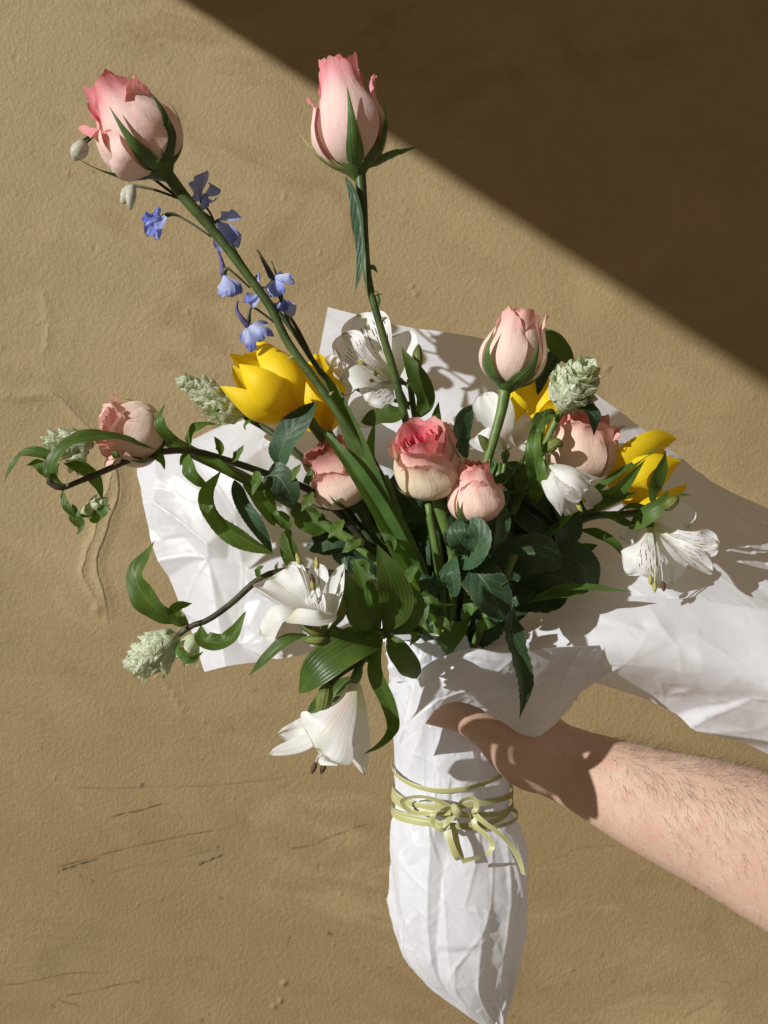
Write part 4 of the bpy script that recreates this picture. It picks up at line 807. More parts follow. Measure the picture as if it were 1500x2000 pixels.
mktulip('yellow tulip at far right pointing at the paper edge', (1212, 968, .012),
        [([(1212, 968, .004), (1235, 915, -.012), (1280, 878, -.012), (1322, 856, -.002)], 92, dict(face=(-.5, -.5, 1), cup=.5)), ([(1212, 968, .004), (1250, 940, -.018), (1292, 920, -.018), (1330, 900, -.008)], 92, dict(face=(0, -.2, 1), cup=.5)),
         ([(1212, 968, .010), (1260, 970, .0), (1300, 962, .0), (1342, 944, .004)], 62, dict(face=(.3, 1, .5), cup=.4)), ([(1212, 968, .016), (1240, 920, .030), (1272, 895, .032), (1300, 880, .026)], 76, dict(face=(-.2, 0, -1))),
         ([(1212, 968, .016), (1260, 950, .032), (1285, 935, .032), (1306, 928, .026)], 70, dict(face=(0, 0, -1)))],
        [(1210, 970, .012), (1150, 1000, .008), (1060, 1070, .004), (970, 1180, .002), (900, 1330, .002)],
        [([(985, 1170, .0), (1050, 1075, -.014), (1120, 1000, -.020), (1190, 940, -.018), (1290, 872, -.014)], 34, dict(face=(-.2, -1, -.6), fold=.4)), ([(1110, 1015, -.010), (1150, 980, -.02), (1195, 965, -.026), (1262, 896, -.026)], 50, dict(face=(.3, .2, -1), prof='lance'))])

# ------------------------------------------------------------------ alstroemerias
def mkalstro(label, stem, srad, flowers, leaves=(), buds=(), smat='rose_stem'):
    root = thing('alstroemeria', P(*stem[-1]), label, 'alstroemeria', 'white alstroemerias in the bouquet')
    tube('stem', stem, srad, M[smat], root, 10)
    for fl in flowers:
        b = P(*fl['base']); ped = fl['ped']; p = cr(PS(ped+[fl['base']]), 16)
        V, q, t, u = tube_mesh(p, np.concatenate([np.full(11, .0014), [.0018, .0026, .0030, .0028, .0018]]), 10)
        head = obj('flower_head', V, q, M['light_stem'], root, tris=t, uv=u, origin=p[0])
        for (pts, wd, kind, kw) in fl['tepals']:
            k = dict(prof='obov' if kind != 'tepal_spot' else 'spoon', cup=.35, edge=.10, seg=24, nu=11, wave=.06); k.update(kw); blade('tepal', pts, wd, M[kind], head, **k)
        for pts, dark in fl.get('stamens', ()):
            p = cr(PS(pts), 14); V, q, t, u = tube_mesh(p, np.linspace(.0006, .0004, 14), 6); s_ = obj('stamen', V, q, M['filament'], head, tris=t, uv=u)
            d = nrm(p[-1]-p[-3]); p2 = cr(np.array([p[-1]-d*.001, p[-1]+d*.002, p[-1]+d*.0055]), 9); V, q, t, u = tube_mesh(p2, np.array([.3, .8, 1, 1.1, 1.1, 1.0, .85, .6, .2])*.0013, 8)
            obj('anther', V, q, M['anther_dark' if dark else 'anther'], s_, tris=t, uv=u)
    for (pts, wd) in buds:
        p = cr(PS(pts), 22); rr = wd*.84/6000.*(DIST+pts[1][2])/DIST*np.interp(np.linspace(0, 1, 22), [0, .1, .3, .5, .72, .88, .95, 1], [.28, .55, .92, 1, .82, .5, .34, .05]); V, q, t, u = tube_mesh(p, rr, 18)
        ang_ = np.arange(22*18) % 18/18*6.2832; cen = np.repeat(p, 18, 0); V[:22*18] = cen+(V[:22*18]-cen)*(1+.10*np.abs(np.cos(1.5*ang_))-.05)[:, None]; obj('bud', V, q, M['bud'], root, tris=t, uv=u)
    for (pts, wd, kw) in leaves:
        k = dict(prof='lance', fold=.12, cup=.1, wave=.10, seg=30); k.update(kw); blade('leaf', pts, wd*.82, M[k.pop('mat', 'lily_leaf')], root, **k)
T, TS, TP = 'tepal', 'tepal_spot', 'tepal_pink'
mkalstro('white streaked alstroemeria open behind the upright rose stem, top of bouquet',
  [(800, 742, .02), (808, 800, .015), (830, 900, .012), (850, 1050, .010), (868, 1330, .006)], [.0022, .0024, .0026],
  [dict(base=(772, 742, .018), ped=[(806, 780, .016), (795, 752, .018)], tepals=[
     ([(765, 740, .012), (745, 700, .004), (722, 655, .004), (702, 614, .010)], 96, TS, dict(cup=.25, prof='obov')), ([(765, 742, .010), (725, 712, .0), (692, 690, -.002), (672, 650, .002)], 66, TS, dict(cup=.3)),
     ([(762, 745, .010), (725, 730, -.008), (690, 730, -.014), (664, 742, -.012)], 72, T, dict(face=(-.2, -.7, -1), cup=-.2)), ([(765, 748, .006), (745, 760, -.010), (728, 772, -.016), (716, 786, -.016)], 76, TS, dict(face=(0, -.4, -1), prof='obov', cup=-.1)),
     ([(770, 750, .014), (740, 785, .010), (715, 808, .008), (698, 832, .008)], 74, T, dict(cup=.2)), ([(775, 738, .014), (778, 700, .010), (776, 675, .010), (772, 655, .014)], 82, T, dict(cup=.15))],
     stamens=[([(768, 744, .006), (745, 735, -.006), (728, 722, -.012), (712, 712, -.014)], False), ([(768, 744, .006), (745, 742, -.008), (735, 732, -.016)], False), ([(768, 746, .006), (740, 748, -.010), (728, 744, -.018)], False), ([(768, 746, .006), (705, 752, -.014), (680, 772, -.018), (668, 770, -.018)], True)]),
   dict(base=(690, 752, .020), ped=[(806, 790, .016), (745, 775, .018)], tepals=[([(692, 752, .018), (672, 735, .012), (660, 712, .010), (652, 690, .014)], 40, TS, {}), ([(692, 754, .018), (670, 745, .006), (655, 735, .004), (648, 715, .008)], 36, TS, dict(face=(-.6, 0, -1))), ([(692, 756, .018), (675, 765, .006), (665, 785, .004), (660, 800, .008)], 36, T, {})])],
  leaves=[([(815, 815, .0), (830, 775, -.006), (808, 725, -.008), (784, 678, -.004)], 50, dict(face=(.2, 0, -1))), ([(820, 815, .006), (834, 790, .006), (828, 740, .004), (812, 715, .006)], 36, dict(face=(.4, 0, -1))),
          ([(845, 870, .0), (848, 840, .0), (852, 810, .0), (857, 784, .002)], 30, dict(face=(.4, 0, -1))), ([(800, 800, .01), (785, 780, .010), (778, 760, .010), (780, 738, .012)], 22, {})],
  buds=[([(814, 728, .004), (815, 710, .003), (816, 690, .003), (818, 672, .004)], 26)])
mkalstro('white alstroemeria flushed pink behind the pale rose stem at right, with cream bell below',
  [(972, 905, .006), (976, 960, .002), (970, 1050, .0), (940, 1150, .0), (893, 1330, .0)], [.0024, .0026, .003],
  [dict(base=(988, 880, .006), ped=[(974, 950, .002), (984, 915, .004)], tepals=[([(988, 878, .004), (975, 845, -.002), (955, 800, -.002), (942, 770, .004)], 56, T, dict(cup=.3)), ([(988, 878, .004), (985, 840, -.008), (985, 800, -.010), (990, 768, -.004)], 44, TP, dict(face=(.1, .2, 1), cup=.3, prof='strap')),
     ([(990, 878, .006), (1000, 840, .004), (1008, 800, .006), (1008, 765, .012)], 50, TP, dict(cup=.3)), ([(990, 880, .004), (1005, 860, -.006), (1025, 840, -.006), (1042, 820, .0)], 48, TP, dict(face=(.3, -.3, -1))), ([(986, 880, .004), (965, 868, -.006), (945, 860, -.006), (932, 850, .0)], 50, T, dict(face=(-.3, -.3, -1)))]),
   dict(base=(1064, 906, -.030), ped=[(976, 960, -.004), (1010, 920, -.020), (1046, 896, -.030)], tepals=[
     ([(1064, 904, -.030), (1072, 940, -.044), (1084, 972, -.046), (1096, 1008, -.038)], 36, T, dict(face=(-.5, 0, -1), cup=-.4, prof='tulip')), ([(1066, 902, -.030), (1096, 918, -.050), (1124, 930, -.054), (1152, 950, -.050)], 46, T, dict(face=(.1, -.5, -1), cup=-.35, prof='fan')),
     ([(1066, 902, -.028), (1110, 912, -.042), (1145, 926, -.044), (1178, 936, -.036)], 26, T, dict(face=(.2, -1, -.6), cup=-.2, prof='strap')), ([(1066, 906, -.028), (1092, 945, -.034), (1110, 975, -.034), (1118, 1004, -.030)], 36, T, dict(face=(0, .1, -1), prof='fan')), ([(1068, 906, -.028), (1110, 935, -.030), (1145, 962, -.028), (1162, 990, -.026)], 40, T, dict(face=(.2, .1, -1), prof='fan')), ([(1068, 906, -.030), (1092, 936, -.046), (1112, 958, -.048), (1136, 972, -.044)], 34, TS, dict(face=(0, .1, -1)))],
     stamens=[([(1070, 915, -.032), (1100, 945, -.042), (1120, 972, -.044), (1128, 985, -.044)], False), ([(1070, 915, -.032), (1105, 945, -.038), (1132, 970, -.038)], False)])],
  leaves=[([(960, 960, .0), (955, 935, -.006), (966, 910, -.008), (955, 880, -.006)], 24, {}), ([(985, 965, -.006), (1010, 962, -.016), (1045, 965, -.020), (1075, 978, -.016)], 26, dict(face=(0, -1, -.6))), ([(960, 985, -.006), (962, 950, -.016), (985, 930, -.020), (1010, 928, -.016)], 26, dict(face=(-.2, -.6, -1))),
          ([(1045, 985, -.02), (1050, 940, -.036), (1042, 870, -.040), (1065, 800, -.032)], 44, dict(wave=.5, nw=3, fold=.3, mat='sprig_leaf')), ([(1005, 990, -.01), (1015, 950, -.02), (1012, 920, -.022), (1022, 890, -.018)], 22, dict(mat='tulip_leaf'))],
  buds=[([(962, 890, -.012), (952, 872, -.016), (942, 858, -.018), (934, 850, -.018)], 26), ([(1062, 880, -.034), (1075, 872, -.038), (1088, 866, -.040), (1100, 872, -.040)], 30), ([(1018, 945, -.02), (1022, 925, -.024), (1024, 905, -.024)], 20)], smat='light_stem')
mkalstro('white streaked alstroemeria drooping at far right under the tulip',
  [(1262, 1000, .0), (1210, 1005, .0), (1150, 1010, .0), (1060, 1075, .0), (975, 1180, .0), (902, 1330, -.002)], [.0024, .0026, .003],
  [dict(base=(1272, 1030, -.008), ped=[(1245, 1000, .0), (1262, 1012, -.004)], tepals=[([(1270, 1028, -.008), (1255, 1060, -.022), (1236, 1090, -.026), (1224, 1122, -.020)], 66, T, dict(face=(-.8, -.1, -1), cup=-.4)), ([(1272, 1030, -.010), (1272, 1070, -.026), (1274, 1100, -.030), (1275, 1130, -.026)], 66, TS, dict(face=(0, 0, -1), cup=-.3, prof='obov')),
     ([(1274, 1030, -.008), (1295, 1075, -.018), (1310, 1105, -.018), (1312, 1140, -.014)], 70, T, dict(face=(.2, 0, -1), cup=-.2)), ([(1276, 1026, -.006), (1315, 1062, -.024), (1350, 1090, -.030), (1392, 1118, -.028)], 54, TS, dict(face=(0, -.8, -1), cup=.4, edge=.22)), ([(1276, 1022, -.004), (1320, 1045, -.016), (1360, 1062, -.020), (1404, 1062, -.018)], 56, TS, dict(face=(-.1, -.4, -1), cup=.3, edge=.25)),
     ([(1276, 1020, .0), (1300, 1010, .010), (1330, 1015, .012), (1345, 1030, .012)], 62, T, dict(face=(0, .1, -1))), ([(1268, 1026, .0), (1240, 1030, .008), (1225, 1040, .010), (1210, 1050, .010)], 54, T, dict(face=(-.3, 0, -1)))],
     stamens=[([(1274, 1035, -.012), (1280, 1090, -.030), (1279, 1140, -.032)], False), ([(1274, 1035, -.012), (1290, 1090, -.028), (1295, 1138, -.030)], True), ([(1274, 1035, -.012), (1270, 1090, -.028), (1270, 1125, -.030)], False)])],
  leaves=[([(1228, 1032, -.008), (1262, 1008, -.022), (1290, 985, -.026), (1306, 958, -.022)], 46, dict(face=(0, -.5, -1))), ([(1276, 985, -.014), (1278, 950, -.026), (1292, 915, -.028), (1301, 880, -.024)], 42, dict(face=(.4, 0, -1))), ([(1130, 1035, .0), (1165, 1042, -.010), (1200, 1062, -.014), (1226, 1098, -.010)], 30, dict(face=(.2, -.6, -1))),
          ([(1040, 1168, -.02), (1090, 1150, -.034), (1150, 1148, -.036), (1236, 1156, -.030)], 26, dict(face=(0, -1, -.7), mat='tulip_leaf')), ([(1020, 1185, -.02), (1060, 1168, -.032), (1120, 1160, -.034), (1165, 1140, -.030)], 26, dict(face=(0, -1, -.7))), ([(1200, 1005, -.006), (1230, 990, -.014), (1262, 992, -.016), (1290, 975, -.012)], 24, dict(face=(0, -1, -.8))),
          ([(1170, 1000, -.006), (1200, 1010, -.016), (1225, 1022, -.016), (1250, 1022, -.012)], 26, dict(face=(0, -.6, -1))), ([(1120, 1012, -.012), (1155, 985, -.024), (1205, 972, -.026), (1250, 962, -.022)], 34, dict(face=(0, -.8, -1))), ([(1305, 975, -.014), (1325, 968, -.018), (1352, 966, -.016)], 8, {})],
  buds=[([(1296, 992, -.020), (1306, 986, -.026), (1316, 978, -.028), (1324, 968, -.026)], 28)])
mkalstro('white alstroemerias at lower left, one upright and one drooping below the paper',
  [(748, 1238, -0.0960), (775, 1222, -0.0755), (815, 1230, -0.0411), (850, 1270, -0.0080), (872, 1330, -0.0020)], [.0030, .0030, .0030],
  [dict(base=(630, 1226, -0.1120), ped=[(748, 1238, -0.0960), (700, 1236, -0.1040), (655, 1232, -0.1100)], tepals=[
     ([(628, 1222, -0.1100), (598, 1190, -0.1160), (566, 1158, -0.1160), (530, 1128, -0.1060)], 96, T, dict(face=(.3, -.5, -1), cup=.30, prof='fan')), ([(630, 1222, -0.1080), (604, 1180, -0.1080), (586, 1140, -0.1040), (568, 1098, -0.1000)], 40, T, dict(face=(.2, 0, -1), prof='spoon')),
     ([(632, 1222, -0.1080), (626, 1180, -0.1040), (622, 1140, -0.1000), (620, 1100, -0.0980)], 42, T, dict(face=(0, 0, -1), prof='spoon')), ([(634, 1222, -0.1120), (648, 1185, -0.1160), (660, 1140, -0.1140), (670, 1100, -0.1060)], 44, T, dict(face=(-.6, 0, -1), cup=.45, prof='strap')),
     ([(626, 1224, -0.1140), (590, 1204, -0.1240), (548, 1196, -0.1260), (508, 1238, -0.1160)], 60, T, dict(face=(0, -.7, -1), cup=-.35, prof='fan')), ([(560, 1212, -0.1320), (585, 1206, -0.1420), (620, 1210, -0.1440), (660, 1204, -0.1340)], 34, T, dict(face=(.1, -.6, -1), prof='round', edge=.2)),
     ([(632, 1222, -0.1120), (624, 1192, -0.1240), (618, 1174, -0.1240), (604, 1160, -0.1180)], 38, TS, dict(face=(0, -.2, -1))), ([(626, 1222, -0.1100), (575, 1185, -0.1000), (540, 1168, -0.0960), (498, 1152, -0.0940)], 30, T, dict(face=(-.1, -.8, -1), prof='strap'))],
     stamens=[([(628, 1220, -0.1140), (605, 1160, -0.1220), (592, 1115, -0.1220), (586, 1100, -0.1220)], False), ([(630, 1220, -0.1140), (625, 1150, -0.1220), (620, 1108, -0.1220)], False), ([(630, 1220, -0.1140), (618, 1165, -0.1260), (612, 1140, -0.1260)], True), ([(630, 1220, -0.1140), (620, 1170, -0.1240), (614, 1150, -0.1280)], False)]),
   dict(base=(690, 1336, -0.1160), ped=[(748, 1240, -0.0960), (722, 1276, -0.1060), (704, 1300, -0.1140), (697, 1318, -0.1160)], tepals=[
     ([(690, 1334, -0.1180), (668, 1385, -0.1300), (640, 1425, -0.1360), (616, 1462, -0.1300)], 138, TP, dict(face=(-.3, -.2, -1), cup=-.30, prof='fan', edge=.08)), ([(692, 1336, -0.1140), (697, 1400, -0.1120), (704, 1450, -0.1100), (712, 1514, -0.1060)], 56, T, dict(face=(.5, 0, -1), cup=-.4, prof='strap')),
     ([(690, 1336, -0.1160), (682, 1400, -0.1260), (672, 1440, -0.1300), (676, 1468, -0.1280)], 60, TP, dict(face=(.2, 0, -1), cup=-.3, prof='fan')), ([(688, 1338, -0.1120), (640, 1420, -0.1100), (590, 1458, -0.1120), (526, 1474, -0.1140)], 40, T, dict(face=(-.1, -1, -.7), cup=.4)),
     ([(688, 1340, -0.1120), (674, 1420, -0.1140), (660, 1465, -0.1180), (664, 1494, -0.1300)], 76, TS, dict(face=(0, -.6, -1), edge=.22, prof='fan')), ([(686, 1338, -0.1100), (620, 1405, -0.1020), (580, 1430, -0.0980), (544, 1432, -0.1000)], 44, T, dict(face=(-.3, -.2, -1), edge=.2))],
     stamens=[([(688, 1345, -0.1180), (650, 1430, -0.1240), (622, 1475, -0.1260), (616, 1492, -0.1260)], True), ([(688, 1345, -0.1180), (660, 1430, -0.1220), (640, 1475, -0.1240), (634, 1492, -0.1240)], True)])],
  leaves=[([(742, 1240, -0.1000), (690, 1262, -0.1220), (630, 1300, -0.1280), (583, 1354, -0.1200)], 92, dict(face=(-.1, -.6, -1), prof='round')), ([(600, 1240, -0.1160), (565, 1248, -0.1220), (530, 1275, -0.1220), (484, 1322, -0.1160)], 34, dict(face=(-.2, -.8, -1))),
          ([(746, 1244, -0.1000), (734, 1310, -0.1180), (760, 1372, -0.1154), (768, 1425, -0.1061), (742, 1455, -0.1160), (708, 1474, -0.1140)], 42, dict(face=(-.4, 0, -1), fold=.25, prof='lance')), ([(758, 1240, -0.0947), (772, 1262, -0.0995), (792, 1290, -0.0923), (814, 1326, -0.0758)], 56, dict(face=(-.2, -.3, -1), prof='round')),
          ([(750, 1236, -0.0980), (772, 1190, -0.1015), (762, 1130, -0.1121), (736, 1062, -0.1120)], 84, dict(face=(.1, 0, -1), prof='ovate')), ([(735, 1236, -0.0980), (705, 1200, -0.1100), (690, 1160, -0.1120), (668, 1118, -0.1060)], 70, dict(face=(.3, 0, -1), prof='ovate')), ([(740, 1238, -0.0960), (720, 1190, -0.0960), (705, 1130, -0.0940), (690, 1090, -0.0900)], 60, dict(face=(.3, 0, -1))),
          ([(762, 1236, -0.0881), (800, 1200, -0.0770), (812, 1170, -0.0691), (800, 1140, -0.0710)], 60, dict(face=(.3, -.2, -1), prof='ovate')), ([(765, 1240, -0.0861), (790, 1236, -0.0776), (820, 1240, -0.0578), (845, 1252, -0.0353)], 28, dict(face=(0, -1, -.7))), ([(715, 1240, -0.1020), (690, 1250, -0.1120), (650, 1248, -0.1160), (600, 1242, -0.1160)], 40, dict(face=(-.1, -.8, -.8))), ([(704, 1262, -0.1060), (716, 1282, -0.1100), (722, 1296, -0.1080)], 34, {}),
          ([(690, 1322, -0.1060), (650, 1352, -0.1060), (615, 1385, -0.1040), (594, 1412, -0.1020)], 46, dict(face=(-.3, 0, -1)))],
  buds=[([(642, 1334, -0.1220), (636, 1352, -0.1260), (632, 1372, -0.1260), (628, 1392, -0.1220)], 38), ([(650, 1222, -0.1120), (660, 1200, -0.1140), (668, 1178, -0.1140), (668, 1160, -0.1120)], 36), ([(640, 1240, -0.1180), (620, 1236, -0.1240), (600, 1226, -0.1240), (580, 1216, -0.1220)], 26), ([(645, 1246, -0.1180), (625, 1250, -0.1240), (605, 1250, -0.1240), (588, 1246, -0.1220)], 24)])
a6 = [o for o in bpy.data.objects if o.name.startswith('alstroemeria') and o.parent is None][-1]
tube('bud_stalk', [(722, 1278, -0.1080), (690, 1300, -0.1160), (655, 1322, -0.1210), (643, 1336, -0.1220)], [.0018, .0016, .0024], M['thin_stem'], a6)

# ------------------------------------------------------------------ delphinium
delph = thing('delphinium', P(862, 1330, .0), 'slender blue delphinium spray climbing beside the tall tilted rose stem', 'delphinium')
tube('stem', [(148, 286, -.015), (185, 262, -.012), (262, 320, -.015), (330, 372, -.02), (425, 440, -.024), (470, 510, -.026), (515, 575, -.026), (568, 640, -.026), (612, 706, -.024), (690, 830, -.018), (760, 960, -.010), (830, 1130, .0), (862, 1330, .0)], [.0008, .0009, .0011, .0014, .0016, .0018, .0019, .002, .0021, .0022, .0024], M['thin_stem'], delph, 8)
tube('stem', [(502, 488, -.024), (530, 535, -.024), (550, 590, -.024), (585, 650, -.022), (612, 706, -.022)], [.0006, .0010, .0012, .0014], M['thin_stem'], delph, 8)
tube('stem', [(530, 510, -.022), (548, 560, -.020), (556, 610, -.020), (590, 672, -.020), (622, 722, -.02)], [.0005, .0008, .0010, .0012], M['thin_stem'], delph, 8)
def floret(base, stalk, petals, spur=None, wd=26):
    p = cr(PS(stalk+[base]), 14); V, q, t, u = tube_mesh(p, np.concatenate([np.full(10, .0007), [.0009, .0013, .0016, .0012]]), 7)
    h = obj('floret', V, q, M['thin_stem'], delph, tris=t, uv=u, origin=p[0])
    for pt in petals:
        (tip, w2, kw) = pt if len(pt) == 3 else (*pt, {})
        b = np.array(base, float); e = np.array(tip, float); m1 = b+(e-b)*.35+np.array([rng.uniform(-3, 3), rng.uniform(-3, 3), -.0025]); m2 = b+(e-b)*.72+np.array([0, 0, -.003])
        k = dict(prof='obov', cup=.45, edge=.2, seg=16, nu=9); k.update(kw); blade('petal', [tuple(b), tuple(m1), tuple(m2), tuple(e)], w2, M['delph'], h, **k)
    if spur:
        p = cr(PS([base]+spur), 16); V, q, t, u = tube_mesh(p, np.linspace(.0022, .0007, 16), 8); obj('spur', V, q, M['spur'], h, tris=t, uv=u)
floret((392, 392, -.022), [(418, 432, -.024), (408, 412, -.022)], [((397, 338, -.024), 32), ((426, 368, -.030), 40, dict(face=(.3, -.6, -1))), ((408, 402, -.034), 36, dict(face=(.2, .4, -1))), ((375, 385, -.026), 28), ((384, 352, -.020), 32), ((415, 392, -.020), 30)])
floret((424, 430, -.024), [(440, 460, -.024), (428, 442, -.024)], [((470, 424, -.026), 34, dict(face=(0, -.6, -1))), ((458, 472, -.028), 32), ((450, 416, -.020), 26), ((430, 494, -.020), 22), ((468, 478, -.016), 30)])
floret((437, 536, -.028), [(488, 562, -.028), (455, 532, -.03), (443, 524, -.03)], [((428, 578, -.028), 26, dict(cup=-.3)), ((447, 580, -.034), 30, dict(cup=-.3)), ((473, 572, -.028), 22, dict(cup=-.3)), ((462, 576, -.022), 24)], spur=[(434, 515, -.026), (426, 490, -.024)])
floret((503, 572, -.026), [(540, 610, -.024), (520, 590, -.026)], [((478, 588, -.030), 24), ((492, 600, -.032), 26), ((532, 594, -.020), 26), ((498, 540, -.022), 26), ((518, 560, -.018), 30)])
floret((530, 540, -.022), [(552, 600, -.022), (545, 565, -.022)], [((528, 580, -.024), 28, dict(cup=-.3)), ((550, 578, -.028), 28), ((575, 552, -.026), 30, dict(face=(.2, -.6, -1))), ((562, 540, -.018), 26)], spur=[(520, 520, -.02), (504, 490, -.018)])
floret((545, 590, -.020), [(566, 640, -.022), (556, 610, -.020)], [((576, 612, -.022), 26), ((560, 604, -.026), 24), ((530, 612, -.020), 26), ((575, 598, -.014), 22)])
floret((484, 636, -.030), [(548, 640, -.026), (510, 610, -.030), (492, 600, -.032)], [((490, 688, -.032), 24, dict(cup=-.3)), ((516, 664, -.036), 28), ((535, 655, -.028), 18), ((525, 632, -.024), 18), ((470, 668, -.026), 18)], spur=[(472, 622, -.032), (462, 604, -.032), (464, 588, -.032)])
floret((318, 422, -.020), [(412, 462, -.026), (360, 428, -.022), (336, 418, -.02)], [((277, 428, -.030), 26), ((288, 462, -.032), 28), ((306, 470, -.026), 20), ((300, 416, -.024), 26), ((312, 450, -.036), 26), ((282, 445, -.022), 26)])
def wbud(pts, wd, stalk):
    tube('bud_stalk', stalk, [.0008, .0008, .0010], M['thin_stem'], delph, 7)
    p = cr(PS(pts), 14); rr = wd/6000*np.interp(np.linspace(0, 1, 14), [0, .15, .4, .65, .88, 1], [.3, .75, 1, .95, .5, .12]); V, q, t, u = tube_mesh(p, rr, 10); obj('bud', V, q, M['white_bud'], delph, tris=t, uv=u)
wbud([(166, 278, -.016), (158, 290, -.018), (150, 302, -.018), (144, 314, -.016)], 32, [(186, 260, -.012), (178, 270, -.014), (168, 278, -.016)])
wbud([(258, 362, -.018), (250, 376, -.02), (243, 390, -.02), (236, 396, -.018)], 24, [(350, 388, -.022), (300, 370, -.02), (262, 362, -.018)])
wbud([(259, 362, -.020), (256, 380, -.024), (255, 398, -.024), (256, 410, -.022)], 20, [(340, 384, -.022), (300, 370, -.02), (262, 362, -.018)])

# ------------------------------------------------------------------ sprigs with veined bracts
def spike(root, base, tip, wd, n=30, y0=0., seed=0, blen=44, bw=.58):
    R_ = np.random.default_rng(seed); b, e = P(*base), P(*tip); L = np.linalg.norm(e-b); ax = (e-b)/L; Fm = frame(ax)
    V, q, t, u = tube_mesh(cr(np.array([b, (b+e)/2, e-ax*L*.1]), 12), np.linspace(.0022, .0012, 12), 8); core = obj('flower_spike', V, q, M['light_stem'], root, tris=t, uv=u, origin=b)
    for i in range(n):
        f = i/(n-1); ph = (i % 4)*pi/2+(i//4)*.62+R_.normal(0, .15); env = math.sin(pi*min(1, (.16+.84*f)**.8))**.6 if f < .97 else .35
        rad = wd/6000*.9*(DIST+base[2])/DIST*(.45+.55*env)*(1-.35*f**3); z0 = L*(.02+.80*f); bl = blen/3000*(.8+.4*R_.uniform())*(1-.30*f)
        ts = np.array([0, .3, .65, 1.]); rr = rad*np.array([.15, .70, 1.02, 1.18+.28*R_.uniform(-1, 1)]); zz = z0+bl*np.array([-.1, .10, .55, 1.0])
        Lp = np.stack([rr*math.cos(ph), rr*math.sin(ph), zz], 1); w3 = b+Lp@Fm.T; nout = Fm@np.array([math.cos(ph), math.sin(ph), .15])
        blade('bract', w3, (wd*bw)*(1-.25*f)*R_.uniform(.75, 1.2), M['bract'], core, 'bract', face=tuple(nout), under=True, world=True, cup=-.6, seg=12, nu=9, wave=.26, edge=.22)
def mksprig(label, stem, srad, spikes, leaves, smat='wood_stem'):
    root = thing('bract_sprig', P(*stem[-1]), label, 'sprig', 'leafy sprigs with pale veined bracts')
    tube('stem', stem, srad, M[smat], root, 10, knob=.06)
    for s_ in spikes: spike(root, **s_)
    for (pts, wd, kw) in leaves:
        k = dict(prof='ovate', fold=.25, wave=.16, nw=3, seg=36); k.update(kw); blade('leaf', pts, wd*.90, M[k.pop('mat', 'sprig_leaf')], root, **k)
    return root
s1 = mksprig('brown stemmed leafy sprig curling out at far left', [(126, 952, -0.0663), (180, 930, -0.0602), (280, 890, -0.0490), (368, 880, -0.0391), (440, 898, -0.0310), (520, 925, -0.0200), (600, 955, -0.0180), (650, 990, -0.0160), (712, 1060, -0.0100), (790, 1170, -0.0040), (865, 1330, -0.0020)], [.0016, .0020, .0021, .0022, .0023, .0025, .0026, .0028],
  [dict(base=(182, 868, -0.0500), tip=(96, 866, -0.0530), wd=62, n=32, seed=1, blen=40), dict(base=(170, 880, -0.0494), tip=(142, 908, -0.0525), wd=40, n=8, seed=6, blen=32), dict(base=(160, 1006, -0.0585), tip=(196, 985, -0.0544), wd=46, n=8, seed=2, blen=34)],
  [([(126, 950, -0.0683), (98, 925, -0.0750), (128, 872, -0.0781), (205, 852, -0.0694), (306, 878, -0.0541)], 46, dict(face=(-.1, -.9, -.8))), ([(112, 940, -0.0690), (95, 892, -0.0710), (45, 888, -0.0710), (4, 948, -0.0670)], 32, dict(face=(-.1, -.9, -.8))),
   ([(105, 938, -0.0670), (88, 918, -0.0690), (72, 906, -0.0690), (52, 908, -0.0670)], 26, {}), ([(125, 905, -0.0584), (165, 918, -0.0579), (190, 945, -0.0571), (200, 976, -0.0540)], 34, dict(face=(.5, -.6, -1))), ([(122, 956, -0.0668), (128, 985, -0.0701), (148, 1005, -0.0698), (176, 1008, -0.0647)], 18, {}),
   ([(142, 985, -0.0665), (148, 1010, -0.0698), (158, 1028, -0.0687), (150, 1046, -0.0676)], 28, dict(face=(-.3, -.3, -1))), ([(172, 1010, -0.0591), (190, 1008, -0.0611), (202, 995, -0.0598), (204, 974, -0.0575)], 34, dict(mat='tulip_leaf')),
   ([(372, 880, -0.0406), (372, 850, -0.0466), (390, 832, -0.0466), (426, 828, -0.0406)], 30, dict(face=(-.4, -.8, -1))), ([(365, 878, -0.0414), (330, 852, -0.0554), (312, 825, -0.0594), (322, 788, -0.0543)], 30, dict(face=(-.5, -.4, -1))), ([(366, 886, -0.0413), (370, 915, -0.0509), (386, 938, -0.0511), (412, 952, -0.0442)], 34, dict(face=(-.5, -.1, -1))),
   ([(376, 888, -0.0362), (360, 896, -0.0360), (352, 910, -0.0369)], 20, {}), ([(378, 884, -0.0380), (425, 908, -0.0367), (452, 925, -0.0357), (475, 935, -0.0311)], 24, dict(face=(0, -.8, -1), mat='tulip_leaf'))])
for (x0, y0, x1, y1, wd, dd) in [(430, 896, 418, 852, 20, -.034), (452, 902, 476, 868, 20, -.032), (500, 920, 492, 968, 24, -.030), (560, 940, 588, 905, 22, -.028), (606, 960, 588, 1000, 26, -.026), (640, 985, 676, 958, 24, -.024), (668, 1015, 640, 1052, 26, -.022), (700, 1050, 668, 1080, 28, -.022), (300, 886, 322, 918, 18, -.044), (232, 912, 214, 880, 18, -.050)]:
    blade('leaf', [(x0, y0, dd), ((x0+x1)/2+6, (y0+y1)/2-3, dd-.006), (x1, y1, dd-.006)], wd, M['sprig_leaf'], s1, 'lance', face=(-.4, -.4, -1), fold=.3, wave=.2, seg=20)
tube('side_stem', [(126, 952, -0.0663), (100, 946, -0.0670), (97, 922, -0.0670), (112, 905, -0.0630)], [.0022, .0020, .0016], M['wood_stem'], s1, 8)
